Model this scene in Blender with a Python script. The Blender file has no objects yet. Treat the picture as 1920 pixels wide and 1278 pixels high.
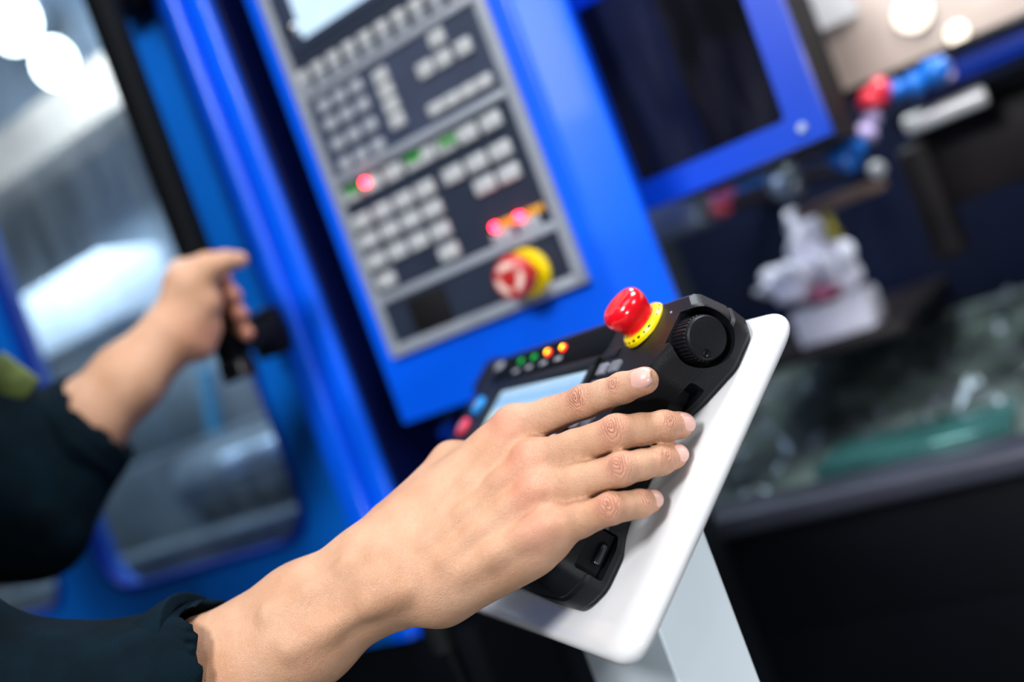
import bpy, bmesh, math, random
import numpy as np
from mathutils import Vector, Matrix
random.seed(4); rng = np.random.RandomState(7)
C = bpy.context.scene.collection
sc = bpy.context.scene
PI = math.pi

# ------------------------------------------------------------------ camera
EYE = Vector((0, 0, 1.3))
ROLL, YAW, FPX = math.radians(20.5), math.radians(31.6), 1900.0
AR = np.array([math.cos(YAW), math.sin(YAW), 0.0])      # level right
AF = np.array([-math.sin(YAW), math.cos(YAW), 0.0])     # forward
AU = np.array([0.0, 0.0, 1.0])
cr, sr = math.cos(ROLL), math.sin(ROLL)
CX = AR * cr - AU * sr                                    # image right, as a world direction
CY = -AR * sr - AU * cr                                   # image down, as a world direction
cam_d = bpy.data.cameras.new('camera'); cam = bpy.data.objects.new('camera', cam_d); C.objects.link(cam)
mw = Matrix.Identity(4)
for i in range(3):
    mw[i][0] = CX[i]; mw[i][1] = -CY[i]; mw[i][2] = -AF[i]; mw[i][3] = EYE[i]
cam.matrix_world = mw
cam_d.sensor_width = 36.0; cam_d.lens = FPX / 1920 * 36; cam_d.clip_start = 0.02; cam_d.clip_end = 60
cam_d.dof.use_dof = True; cam_d.dof.focus_distance = 0.558; cam_d.dof.aperture_fstop = 2.15
cam_d.dof.aperture_blades = 0
sc.camera = cam

# ------------------------------------------------------------------ light and exposure
w = bpy.data.worlds.new('hall'); sc.world = w; w.use_nodes = True
w.node_tree.nodes['Background'].inputs[0].default_value = (0.55, 0.68, 0.9, 1)
w.node_tree.nodes['Background'].inputs[1].default_value = 0.025
def area(name, loc, aim, size, size_y, power, col=(1, 1, 1), shape='RECTANGLE'):
    l = bpy.data.lights.new(name, 'AREA'); l.shape = shape; l.size = size; l.size_y = size_y
    l.energy = power; l.color = col
    o = bpy.data.objects.new(name, l); C.objects.link(o); o.location = loc
    o.rotation_euler = (Vector(aim) - Vector(loc)).to_track_quat('-Z', 'Y').to_euler()
    return o
area('booth_light_left', (-.35, -1.15, 2.48), (-0.5, 0.7, 1.5), 0.5, 0.5, 39, (0.97, 0.98, 1.0))
area('booth_light', (-0.10, -0.1, 2.50), (-0.35, 0.6, 1.35), 0.7, 0.5, 3.0, (0.95, 0.97, 1.0))
sp_ = bpy.data.lights.new('post_fill_spot', 'SPOT'); sp_.energy = 80; sp_.spot_size = math.radians(24); sp_.spot_blend = .5; sp_.shadow_soft_size = .12; sp_.color = (.88, .95, 1)  # added fill spot, only brightens the white tray post
so = bpy.data.objects.new('post_fill_spot', sp_); C.objects.link(so); so.location = (.75, -1.5, .85)
so.rotation_euler = (Vector((-.28, .50, .98)) - so.location).to_track_quat('-Z', 'Y').to_euler()
area('spindle_fill', (-1.02, 1.02, 1.62), (-.95, 1.2, 1.2), 0.12, 0.12, .8, (.95, .98, 1))  # added fill without a fitting, brightens the spindle sleeve
area('booth_light_side', (1.28, 0.14, 2.03), (-0.2, 0.6, 1.4), 0.55, 0.45, 9, (0.96, 0.97, 1.0))
area('bench_fill', (0.25, 1.0, 2.5), (-0.3, 1.45, 1.25), 0.5, 0.4, 28, (0.95, 0.96, 1.0))  # added overhead fill for the rags and hoses
area('trough_fill', (-.42, 1.45, 2.25), (-.35, 1.5, 1.0), 0.3, 0.2, 9, (0.85, 0.97, 0.95))  # added downward fill, lifts the shaded trough
area('chamber_light', (-1.35, 1.02, 2.22), (-1.5, 1.5, 1.6), 0.5, 0.1, 24, (0.93, 0.97, 1.0))
for i in range(4):
    for j in range(3):
        area('hall_lamp', (-2.2 + i * 1.3, -2.2 + j * 0.95, 4.2), (-2.2 + i * 1.3, -2.2 + j * 0.95, 0), 0.07, 0.07, 1.9, (1, 0.98, 0.95), 'DISK')
sc.view_settings.view_transform = 'Standard'; sc.view_settings.look = 'None'
sc.view_settings.exposure = 0.24; sc.view_settings.gamma = 1; sc.view_settings.use_curve_mapping = False
sc.cycles.max_bounces = 8; sc.cycles.transparent_max_bounces = 12
sc.cycles.sample_clamp_indirect = 6
sc.cycles.caustics_reflective = False; sc.cycles.caustics_refractive = False

# ------------------------------------------------------------------ pixel helpers
def ray(px, py):
    a, b = (px - 960) / FPX, (py - 639) / FPX
    return AF + CX * a + CY * b
def at(px, py, Y):                       # point of the photo's pixel on the upright plane y = Y
    v = ray(px, py); t = Y / v[1]
    return np.array(EYE) + v * t
def atd(px, py, z):                      # same, at a depth
    return np.array(EYE) + ray(px, py) * z
def cam2world(P):
    P = np.asarray(P)
    return np.array(EYE) + P[:, :1] * CX + P[:, 1:2] * CY + P[:, 2:3] * AF

# frame of the sloping tray: x to the right, v up the slope, h off the surface
al = math.atan2(-.930, .367)
TX = math.cos(al) * AR + math.sin(al) * AF
TH = np.cross(AU, TX)
tl = math.radians(39.1)
TV = math.cos(tl) * TH + math.sin(tl) * AU
TN = np.cross(TX, TV)
TB = atd(1180, 1240, .5)
def frame(origin, X, Y, Z):
    m = Matrix.Identity(4)
    for i in range(3):
        m[i][0] = X[i]; m[i][1] = Y[i]; m[i][2] = Z[i]; m[i][3] = origin[i]
    return m
TRAY = frame(TB, TX, TV, TN)

# ------------------------------------------------------------------ materials
def nd(t, kind, **kw):
    n = t.nodes.new(kind)
    for k, v in kw.items(): setattr(n, k, v)
    return n
def mat(name, col, rough=.5, metal=0.0, coat=0.0, var=0.0, vscale=8, bump=0.0, bscale=300, spec=.5, emit=None, estr=0, sheen=0, stretch=None, rvar=0.0):
    m = bpy.data.materials.new(name); m.use_nodes = True; t = m.node_tree
    p = t.nodes['Principled BSDF']
    p.inputs['Base Color'].default_value = (*col, 1); p.inputs['Roughness'].default_value = rough
    p.inputs['Metallic'].default_value = metal; p.inputs['Coat Weight'].default_value = coat
    p.inputs['Coat Roughness'].default_value = .06
    p.inputs['Specular IOR Level'].default_value = spec
    if sheen: p.inputs['Sheen Weight'].default_value = sheen
    if emit: p.inputs['Emission Color'].default_value = (*emit, 1); p.inputs['Emission Strength'].default_value = estr
    tc = nd(t, 'ShaderNodeTexCoord'); mp = nd(t, 'ShaderNodeMapping')
    t.links.new(tc.outputs['Object'], mp.inputs[0])
    if stretch: mp.inputs['Scale'].default_value = stretch
    n = nd(t, 'ShaderNodeTexNoise'); n.inputs['Scale'].default_value = vscale; n.inputs['Detail'].default_value = 4
    t.links.new(mp.outputs[0], n.inputs['Vector'])
    if var:
        r = nd(t, 'ShaderNodeMix', data_type='RGBA')
        r.inputs[6].default_value = (*[c * (1 - var) for c in col], 1); r.inputs[7].default_value = (*[min(1, c * (1 + var)) for c in col], 1)
        cm = nd(t, 'ShaderNodeMapRange'); cm.inputs[1].default_value = .3; cm.inputs[2].default_value = .7
        t.links.new(n.outputs[0], cm.inputs[0]); t.links.new(cm.outputs[0], r.inputs[0]); t.links.new(r.outputs[2], p.inputs['Base Color'])
    if rvar:
        cm = nd(t, 'ShaderNodeMapRange'); cm.inputs[3].default_value = max(0, rough - rvar); cm.inputs[4].default_value = min(1, rough + rvar)
        t.links.new(n.outputs[0], cm.inputs[0]); t.links.new(cm.outputs[0], p.inputs['Roughness'])
    if bump:
        b = nd(t, 'ShaderNodeBump'); b.inputs['Strength'].default_value = bump; b.inputs['Distance'].default_value = .0006
        n2 = nd(t, 'ShaderNodeTexNoise'); n2.inputs['Scale'].default_value = bscale; n2.inputs['Detail'].default_value = 3
        t.links.new(mp.outputs[0], n2.inputs['Vector']); t.links.new(n2.outputs[0], b.inputs['Height']); t.links.new(b.outputs[0], p.inputs['Normal'])
    return m
M = {}
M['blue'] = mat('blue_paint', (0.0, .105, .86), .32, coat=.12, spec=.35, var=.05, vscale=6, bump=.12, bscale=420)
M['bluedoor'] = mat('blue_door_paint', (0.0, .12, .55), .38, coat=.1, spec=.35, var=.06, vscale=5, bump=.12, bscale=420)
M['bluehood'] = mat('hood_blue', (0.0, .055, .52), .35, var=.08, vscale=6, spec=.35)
M['bluedark'] = mat('deep_blue_paint', (0.0, .028, .30), .45, spec=.2, var=.1, vscale=5)
M['grey'] = mat('grey_bezel', (.26, .29, .34), .38, var=.08, vscale=30)
M['slate'] = mat('slate_overlay', (.018, .026, .046), .35, var=.12, vscale=18, spec=.3)
M['slate2'] = mat('slate_overlay_lighter', (.040, .054, .095), .3, var=.15, vscale=14, spec=.4)
M['key'] = mat('grey_keycap', (.42, .44, .46), .42, var=.08, vscale=60)
M['keyd'] = mat('keypad_key', (.30, .33, .38), .45, var=.08, vscale=60)
M['black'] = mat('black_plastic', (.0045, .005, .0065), .42, bump=.3, bscale=1600, spec=.2)
M['blackg'] = mat('black_gloss', (.006, .007, .009), .22)
M['matte'] = mat('matte_black', (.003, .003, .004), .7, spec=.2)
M['rubber'] = mat('black_rubber', (.002, .003, .0045), .6, bump=.1, bscale=700, spec=.06)
M['red'] = mat('red_plastic', (.72, .004, .012), .2, coat=.7, var=.04, vscale=40)
M['redp'] = mat('dull_red_plastic', (.42, .016, .018), .35, var=.08, vscale=40)
M['pink'] = mat('pale_pink_print', (.78, .55, .48), .5)
M['yellow'] = mat('yellow_plastic', (.90, .68, .0), .35, var=.03, vscale=60)
M['white'] = mat('white_gloss', (.70, .70, .71), .12, coat=.6, var=.02, vscale=12)
M['whitepost'] = mat('white_powder_coat', (.80, .88, .93), .35, var=.03, vscale=12)
M['steel'] = mat('brushed_steel', (.48, .57, .70), .38, metal=.7, var=.35, vscale=5, stretch=(3, 3, .5), rvar=.15)
M['steeld'] = mat('dark_steel', (.16, .19, .23), .4, metal=.6, var=.35, vscale=9)
M['chrome'] = mat('chrome', (.8, .8, .82), .16, metal=1)
M['guard'] = mat('white_guard', (.80, .84, .95), .4, var=.08, vscale=9)
M['beige'] = mat('beige_sheet', (.52, .42, .36), .3, metal=.3, var=.35, vscale=4)
M['iron'] = mat('dark_iron', (.012, .009, .010), .5, spec=.2, var=.3, vscale=20)
M['cab'] = mat('black_cabinet', (.003, .004, .006), .4, spec=.15, var=.2, vscale=6)
M['lip'] = mat('dark_lip_paint', (.035, .037, .055), .4, var=.2, vscale=10)
M['navy'] = mat('navy_interior', (.0008, .003, .016), .6, spec=.15, var=.3, vscale=4)
M['teal'] = mat('teal_coolant_sheet', (.035, .12, .115), .12, metal=.3, var=.6, vscale=7)
M['chips'] = mat('swarf_and_coolant', (.10, .13, .12), .3, metal=.3, var=.95, vscale=9, bump=1, bscale=120)
M['cloth'] = mat('white_rag', (.75, .74, .85), .8, var=.15, vscale=20)
M['floor'] = mat('hall_floor', (.06, .065, .075), .35, var=.2, vscale=2)
M['jacket'] = mat('navy_cotton', (.0009, .0062, .0108), .85, var=.45, vscale=30, bump=.8, bscale=1100, spec=.08)
M['olive'] = mat('olive_patch', (.10, .14, .03), .7, var=.5, vscale=60)
M['hair'] = mat('black_hair', (.01, .008, .007), .45, bump=.8, bscale=260)
M['brown'] = mat('brown_bar', (.20, .13, .10), .35, metal=.5, var=.3, vscale=20)
M['nail'] = mat('fingernail', (.62, .36, .30), .32, coat=.2, var=.05, vscale=90)
def emis(name, c, s): return mat(name, (0, 0, 0), .5, emit=c, estr=s)
M['ledred'] = emis('red_led', (1, .012, .035), 34)
M['ledyel'] = emis('amber_red_led', (1, .42, .01), 9)
M['ledrim'] = emis('red_led_rim', (1, .01, .01), 3.0)
M['ledgreen'] = mat('green_led', (.0, .32, .05), .3, emit=(0, 1, .15), estr=.18)
M['greenbar'] = mat('green_marking', (.015, .24, .02), .4)
M['orange'] = mat('orange_marking', (.75, .33, .01), .5)
M['lamp'] = emis('lamp_glow', (1, .99, .93), 16)
M['warmglint'] = emis('warm_glint_glow', (1, .86, .7), 2.2)
M['bluebtn'] = mat('blue_button', (.02, .25, .65), .3, emit=(0.02, .3, .9), estr=.15)
M['pinkbtn'] = mat('red_pink_button', (.72, .05, .10), .35)
M['label'] = mat('grey_print', (.30, .32, .36), .5)

def screen_mat(name, stops, strength, axis=1, scale=(1, 1, 1)):
    m = bpy.data.materials.new(name); m.use_nodes = True; t = m.node_tree; p = t.nodes['Principled BSDF']
    p.inputs['Base Color'].default_value = (.02, .02, .02, 1); p.inputs['Roughness'].default_value = .25
    tc = nd(t, 'ShaderNodeTexCoord'); sp = nd(t, 'ShaderNodeSeparateXYZ'); t.links.new(tc.outputs['Generated'], sp.inputs[0])
    r = nd(t, 'ShaderNodeValToRGB'); r.color_ramp.interpolation = 'LINEAR'
    e = r.color_ramp.elements
    for i, (pos, c) in enumerate(stops):
        if i < 2: el = e[i]; el.position = pos
        else: el = e.new(pos)
        el.color = (*c, 1)
    t.links.new(sp.outputs[axis], r.inputs[0])
    n = nd(t, 'ShaderNodeTexNoise'); n.inputs['Scale'].default_value = 9; t.links.new(tc.outputs['Generated'], n.inputs[0])
    mx = nd(t, 'ShaderNodeMix', data_type='RGBA'); mx.inputs[0].default_value = .16; mx.blend_type = 'OVERLAY'
    t.links.new(r.outputs[0], mx.inputs[6]); t.links.new(n.outputs[0], mx.inputs[7])
    t.links.new(mx.outputs[2], p.inputs['Emission Color']); p.inputs['Emission Strength'].default_value = strength
    return m
M['screen'] = screen_mat('lit_display', [(0, (.55, .75, .95)), (.5, (.42, .75, .95)), (.62, (.7, .93, .98)), (1, (.25, .6, .9))], 1.15)
M['pscreen'] = screen_mat('lit_small_display', [(0, (.62, .70, .9)), (.60, (.75, .62, .80)), (.70, (.50, .72, .80)), (.80, (.62, .86, .95)), (.90, (.25, .5, .82)), (1, (.5, .72, .92))], .9)

def glass(name, tint, dirt, dirtcol, rough=.02, streak=True):
    m = bpy.data.materials.new(name); m.use_nodes = True; t = m.node_tree; t.nodes.remove(t.nodes['Principled BSDF'])
    out = t.nodes['Material Output']
    tr = nd(t, 'ShaderNodeBsdfTransparent'); tr.inputs[0].default_value = (*tint, 1)
    gl = nd(t, 'ShaderNodeBsdfGlossy'); gl.inputs['Roughness'].default_value = rough
    lw = nd(t, 'ShaderNodeLayerWeight'); lw.inputs[0].default_value = .5; pw = nd(t, 'ShaderNodeMath', operation='POWER'); t.links.new(lw.outputs['Facing'], pw.inputs[0]); pw.inputs[1].default_value = 3
    fr = nd(t, 'ShaderNodeMath', operation='MULTIPLY_ADD'); t.links.new(pw.outputs[0], fr.inputs[0]); fr.inputs[1].default_value = .35; fr.inputs[2].default_value = .025
    a = nd(t, 'ShaderNodeMixShader'); t.links.new(fr.outputs[0], a.inputs[0]); t.links.new(tr.outputs[0], a.inputs[1]); t.links.new(gl.outputs[0], a.inputs[2])
    df = nd(t, 'ShaderNodeBsdfDiffuse'); df.inputs[0].default_value = (*dirtcol, 1)
    b = nd(t, 'ShaderNodeMixShader')
    tc = nd(t, 'ShaderNodeTexCoord'); mp = nd(t, 'ShaderNodeMapping'); mp.inputs['Scale'].default_value = (14, 14, 3.5)
    n = nd(t, 'ShaderNodeTexNoise'); n.inputs['Scale'].default_value = 3; n.inputs['Detail'].default_value = 6
    t.links.new(tc.outputs['Object'], mp.inputs[0]); t.links.new(mp.outputs[0], n.inputs[0])
    r = nd(t, 'ShaderNodeMapRange'); r.inputs[1].default_value = .4; r.inputs[2].default_value = .75; r.inputs[3].default_value = dirt * .3; r.inputs[4].default_value = dirt
    t.links.new(n.outputs[0], r.inputs[0]); t.links.new(r.outputs[0], b.inputs[0])
    t.links.new(a.outputs[0], b.inputs[1]); t.links.new(df.outputs[0], b.inputs[2]); t.links.new(b.outputs[0], out.inputs[0])
    return m
M['glass'] = glass('smeared_glass', (.78, .88, .93), .12, (.55, .65, .72))
M['darkglass'] = glass('smoked_glass', (.20, .22, .30), .05, (.3, .3, .35))

# skin: colour and fine relief from attributes that run along each finger
def skin_mat():
    m = bpy.data.materials.new('skin'); m.use_nodes = True; t = m.node_tree; p = t.nodes['Principled BSDF']; L = t.links.new
    def attr(n): a = nd(t, 'ShaderNodeAttribute'); a.attribute_name = n; return a.outputs['Fac']
    def mth(op, a, b=None, c=None):
        x = nd(t, 'ShaderNodeMath', operation=op)
        for i, v in enumerate((a, b, c)):
            if v is None: continue
            if isinstance(v, (int, float)): x.inputs[i].default_value = v
            else: L(v, x.inputs[i])
        return x.outputs[0]
    wa, wb, wm, red, wf, wc = attr('wa'), attr('wb'), attr('wm'), attr('red'), attr('wf'), attr('wc')
    tc = nd(t, 'ShaderNodeTexCoord')
    n1 = nd(t, 'ShaderNodeTexNoise'); n1.inputs['Scale'].default_value = 28; n1.inputs['Detail'].default_value = 5; L(tc.outputs['Object'], n1.inputs[0])
    n2 = nd(t, 'ShaderNodeTexNoise'); n2.inputs['Scale'].default_value = 420; n2.inputs['Detail'].default_value = 3; L(tc.outputs['Object'], n2.inputs[0])
    vo = nd(t, 'ShaderNodeTexVoronoi'); vo.inputs['Scale'].default_value = 1100; vo.feature = 'DISTANCE_TO_EDGE'; L(tc.outputs['Object'], vo.inputs[0])
    mix1 = nd(t, 'ShaderNodeMix', data_type='RGBA'); mix1.inputs[6].default_value = (.44, .225, .125, 1); mix1.inputs[7].default_value = (.57, .33, .21, 1)
    mr = nd(t, 'ShaderNodeMapRange'); mr.inputs[1].default_value = .3; mr.inputs[2].default_value = .7; L(n1.outputs[0], mr.inputs[0]); L(mr.outputs[0], mix1.inputs[0])
    mix2 = nd(t, 'ShaderNodeMix', data_type='RGBA'); mix2.inputs[7].default_value = (.58, .21, .14, 1)
    L(mth('MULTIPLY', red, .8), mix2.inputs[0]); L(mix1.outputs[2], mix2.inputs[6])
    # rings around the knuckle
    n3 = nd(t, 'ShaderNodeTexNoise'); n3.inputs['Scale'].default_value = 170; n3.inputs['Detail'].default_value = 2; L(tc.outputs['Object'], n3.inputs[0])
    wa0 = wa; wa = mth('ADD', wa, mth('MULTIPLY', mth('SUBTRACT', n3.outputs[0], .5), .0045)); wb = mth('ADD', wb, mth('MULTIPLY', mth('SUBTRACT', n1.outputs[0], .5), .006))
    rr = mth('SQRT', mth('ADD', mth('MULTIPLY', wa, wa), mth('MULTIPLY', mth('MULTIPLY', wb, wb), .30)))
    ph = mth('ADD', mth('MULTIPLY', rr, 4600), mth('MULTIPLY', n2.outputs[0], 9))
    wav = mth('SINE', ph); groove = mth('POWER', mth('MULTIPLY', mth('ADD', wav, 1), .5), 3)
    gm = mth('MULTIPLY', groove, wm)
    fine = mth('MULTIPLY', mth('MULTIPLY', mth('ADD', mth('SINE', mth('ADD', mth('MULTIPLY', wc, 8000), mth('MULTIPLY', n2.outputs[0], 9))), 1), .5), wf)
    mix3 = nd(t, 'ShaderNodeMix', data_type='RGBA'); mix3.inputs[7].default_value = (.36, .16, .10, 1)
    L(mth('MULTIPLY', gm, .42), mix3.inputs[0]); L(mix2.outputs[2], mix3.inputs[6]); 
    mix4 = nd(t, 'ShaderNodeMix', data_type='RGBA'); mix4.inputs[7].default_value = (.45, .24, .15, 1)
    sp = nd(t, 'ShaderNodeMapRange'); sp.inputs[1].default_value = .60; sp.inputs[2].default_value = .72; L(n2.outputs[0], sp.inputs[0])
    L(mth('MULTIPLY', sp.outputs[0], .22), mix4.inputs[0]); L(mix3.outputs[2], mix4.inputs[6]); L(mix4.outputs[2], p.inputs['Base Color'])
    h = mth('ADD', mth('MULTIPLY', gm, -1.0), mth('MULTIPLY', fine, -.25))
    h = mth('ADD', h, mth('MULTIPLY', vo.outputs[0], .5)); h = mth('ADD', h, mth('MULTIPLY', n2.outputs[0], .35))
    b = nd(t, 'ShaderNodeBump'); b.inputs['Strength'].default_value = 1.0; b.inputs['Distance'].default_value = .0008
    L(h, b.inputs['Height']); L(b.outputs[0], p.inputs['Normal'])
    p.inputs['Roughness'].default_value = .46; p.inputs['Specular IOR Level'].default_value = .42
    p.inputs['Subsurface Weight'].default_value = .05; p.inputs['Subsurface Radius'].default_value = (1, .35, .2); p.inputs['Subsurface Scale'].default_value = .003
    return m
M['skin'] = skin_mat()

# ------------------------------------------------------------------ object helpers
WM = {}                                   # world matrices of the roots
def root(name, label, cat, origin=(0, 0, 0), group=None, m=None, kind=None):
    o = bpy.data.objects.new(name, None); C.objects.link(o); o.empty_display_size = .02
    m = m if m is not None else Matrix.Translation(Vector(origin))
    o.matrix_world = m; WM[o.name] = m.copy()
    if kind: o['kind'] = kind
    if label: o['label'] = label
    if cat: o['category'] = cat
    if group: o['group'] = group
    return o
def tag(o, label=None, cat=None, group=None, kind=None):
    for k, v in (('label', label), ('category', cat), ('group', group), ('kind', kind)):
        if v: o[k] = v
    return o
def link(name, bm, m, parent=None, local=False, smooth=True, bevel=None):
    """bm in world coordinates (or in the parent's with local=True) -> one mesh object"""
    me = bpy.data.meshes.new(name)
    bmesh.ops.recalc_face_normals(bm, faces=bm.faces)
    if parent is not None and not local:
        bm.transform(wm(parent).inverted())
    bm.to_mesh(me); bm.free(); me.materials.append(M[m] if isinstance(m, str) else m)
    o = bpy.data.objects.new(name, me); C.objects.link(o)
    if parent is not None: o.parent = parent
    if smooth:
        for p in me.polygons: p.use_smooth = True
        try: me.set_sharp_from_angle(angle=math.radians(32))
        except Exception: pass
    return o
def wm(o):
    m = Matrix.Identity(4)
    while o is not None:
        m = (WM[o.name] if o.name in WM else Matrix.LocRotScale(o.location, o.rotation_euler, o.scale)) @ m
        o = o.parent
    return m
def copy_part(o, parent, loc):
    c = o.copy(); C.objects.link(c); c.parent = parent; c.location = loc; return c
def box(bm, x0, x1, y0, y1, z0, z1, b=0.0, seg=2, T=None):
    r = bmesh.ops.create_cube(bm, size=1); vs = r['verts']
    S = Matrix.Translation(((x0 + x1) / 2, (y0 + y1) / 2, (z0 + z1) / 2)) @ Matrix.Diagonal((abs(x1 - x0), abs(y1 - y0), abs(z1 - z0), 1))
    bmesh.ops.transform(bm, matrix=S, verts=vs)
    if b > 0:
        es = list({e for v in vs for e in v.link_edges})
        r2 = bmesh.ops.bevel(bm, geom=es, offset=b, segments=seg, affect='EDGES', profile=.5)
        vs = list({v for f in r2['faces'] for v in f.verts} | {v for v in vs if v.is_valid})
    if T is not None: bmesh.ops.transform(bm, matrix=T, verts=vs)
    return bm
def nb(): return bmesh.new()
def B(*a, **k): return box(nb(), *a, **k)
def prism(bm, pts, lo, hi, b=0.0, seg=2, T=None, vertb=0.0):
    """outline in xy, extruded lo..hi in z; b bevels the upper rim"""
    n = len(pts)
    bot = [bm.verts.new((x, y, lo)) for x, y in pts]; top = [bm.verts.new((x, y, hi)) for x, y in pts]
    bm.faces.new(bot[::-1]); ft = bm.faces.new(top)
    for i in range(n): bm.faces.new((bot[i], bot[(i + 1) % n], top[(i + 1) % n], top[i]))
    vs = bot + top
    if b > 0:
        r = bmesh.ops.bevel(bm, geom=list(ft.edges), offset=b, segments=seg, affect='EDGES', profile=.5)
        vs = [v for v in bm.verts]
    if T is not None: bmesh.ops.transform(bm, matrix=T, verts=vs)
    return bm
def rounded(pts, rads, seg=6):
    """round the corners of a polygon"""
    out = []; n = len(pts)
    for i in range(n):
        p = np.array(pts[i], float); a = np.array(pts[i - 1], float); c = np.array(pts[(i + 1) % n], float)
        r = rads[i] if hasattr(rads, '__len__') else rads
        u = (a - p) / np.linalg.norm(a - p); v = (c - p) / np.linalg.norm(c - p)
        ang = math.acos(np.clip(u @ v, -1, 1)); d = min(r / math.tan(ang / 2), .48 * min(np.linalg.norm(a - p), np.linalg.norm(c - p)))
        p0, p1 = p + u * d, p + v * d
        for k in range(seg + 1):
            s = k / seg; out.append(tuple((1 - s) ** 2 * p0 + 2 * s * (1 - s) * p + s * s * p1))
    return out
def lathe(bm, prof, T=None, n=48, ripple=0, rip_n=0):
    """prof: (radius, z) pairs, revolved about z"""
    rings = []
    for (r, z) in prof:
        if r <= 1e-7: rings.append([bm.verts.new((0, 0, z))])
        else: rings.append([bm.verts.new((r * math.cos(2 * PI * k / n), r * math.sin(2 * PI * k / n), z)) for k in range(n)])
    for a, b_ in zip(rings, rings[1:]):
        for k in range(n):
            q = [a[k % len(a)], a[(k + 1) % len(a)], b_[(k + 1) % len(b_)], b_[k % len(b_)]]
            q = list(dict.fromkeys(q))
            if len(q) > 2:
                try: bm.faces.new(q)
                except ValueError: pass
    vs = [v for r in rings for v in r]
    if T is not None: bmesh.ops.transform(bm, matrix=T, verts=vs)
    return bm
def axis_T(p, d, up=(0, 0, 1)):
    z = Vector(d).normalized(); u = Vector(up)
    if abs(z.dot(u)) > .98: u = Vector((1, 0, 0))
    x = u.cross(z).normalized(); y = z.cross(x)
    return frame(p, x, y, z)
def tube(bm, pts, rad, n=14, caps=True):
    pts = [Vector(p) for p in pts]; rings = []
    rad = rad if hasattr(rad, '__len__') else [rad] * len(pts)
    x = None
    for i, p in enumerate(pts):
        d = (pts[min(i + 1, len(pts) - 1)] - pts[max(i - 1, 0)]).normalized()
        if x is None:
            x = d.orthogonal().normalized()
        x = (x - d * x.dot(d)).normalized(); y = d.cross(x)
        rings.append([bm.verts.new(p + (x * math.cos(2 * PI * k / n) + y * math.sin(2 * PI * k / n)) * rad[i]) for k in range(n)])
    for a, b_ in zip(rings, rings[1:]):
        for k in range(n): bm.faces.new((a[k], a[(k + 1) % n], b_[(k + 1) % n], b_[k]))
    if caps: bm.faces.new(rings[0][::-1]); bm.faces.new(rings[-1])
    return bm
def plate_with_hole(bm, outer, inner, y0, y1):
    """plate in the xz plane between y0 and y1: outer rectangle (x0,x1,z0,z1) with a hole given by points"""
    x0, x1, z0, z1 = outer; n = len(inner); cx = sum(p[0] for p in inner) / n; cz = sum(p[1] for p in inner) / n
    def onrect(px, pz):
        dx, dz = px - cx, pz - cz; t = 1e9
        if dx > 1e-9: t = min(t, (x1 - cx) / dx)
        if dx < -1e-9: t = min(t, (x0 - cx) / dx)
        if dz > 1e-9: t = min(t, (z1 - cz) / dz)
        if dz < -1e-9: t = min(t, (z0 - cz) / dz)
        return (cx + dx * t, cz + dz * t)
    pts = list(inner)
    # make sure that the rectangle's corners are hit
    for c in ((x0, z0), (x0, z1), (x1, z0), (x1, z1)):
        ang = math.atan2(c[1] - cz, c[0] - cx); best = None
        for i in range(len(pts)):
            a = pts[i]; b_ = pts[(i + 1) % len(pts)]
            aa = math.atan2(a[1] - cz, a[0] - cx); ab = math.atan2(b_[1] - cz, b_[0] - cx)
            d1 = (ang - aa) % (2 * PI); d2 = (ab - aa) % (2 * PI)
            if d2 > PI: d1 = 2 * PI - d1; d2 = 2 * PI - d2
            if 0 < d1 < d2:
                den = (b_[0] - a[0]) * math.sin(ang) - (b_[1] - a[1]) * math.cos(ang)
                s = ((cx - a[0]) * math.sin(ang) - (cz - a[1]) * math.cos(ang)) / den
                best = (i + 1, (a[0] + (b_[0] - a[0]) * s, a[1] + (b_[1] - a[1]) * s)); break
        if best: pts.insert(*best)
    n = len(pts)
    V = {}
    for k, y in ((0, y0), (1, y1)):
        V[k] = ([bm.verts.new((p[0], y, p[1])) for p in pts], [bm.verts.new((q[0], y, q[1])) for q in (onrect(*p) for p in pts)])
    for i in range(n):
        j = (i + 1) % n
        bm.faces.new((V[0][0][i], V[0][0][j], V[0][1][j], V[0][1][i])); bm.faces.new((V[1][0][i], V[1][1][i], V[1][1][j], V[1][0][j]))
        bm.faces.new((V[0][0][i], V[1][0][i], V[1][0][j], V[0][0][j])); bm.faces.new((V[0][1][i], V[0][1][j], V[1][1][j], V[1][1][i]))
    return bm
def boolean_cut(o, cutter_bm):
    bmesh.ops.recalc_face_normals(cutter_bm, faces=cutter_bm.faces); me = bpy.data.meshes.new('cut'); cutter_bm.to_mesh(me); cutter_bm.free()
    c = bpy.data.objects.new('cut', me); C.objects.link(c)
    mw_ = o.parent and o.parent.matrix_world
    c.parent = o.parent
    md = o.modifiers.new('b', 'BOOLEAN'); md.object = c; md.operation = 'DIFFERENCE'; md.solver = 'EXACT'
    bpy.context.view_layer.update()
    dg = bpy.context.evaluated_depsgraph_get(); ev = o.evaluated_get(dg)
    me2 = bpy.data.meshes.new_from_object(ev); o.modifiers.clear(); old = o.data; o.data = me2
    for p in me2.polygons: p.use_smooth = True
    try: me2.set_sharp_from_angle(angle=math.radians(30))
    except Exception: pass
    bpy.data.objects.remove(c)

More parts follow.
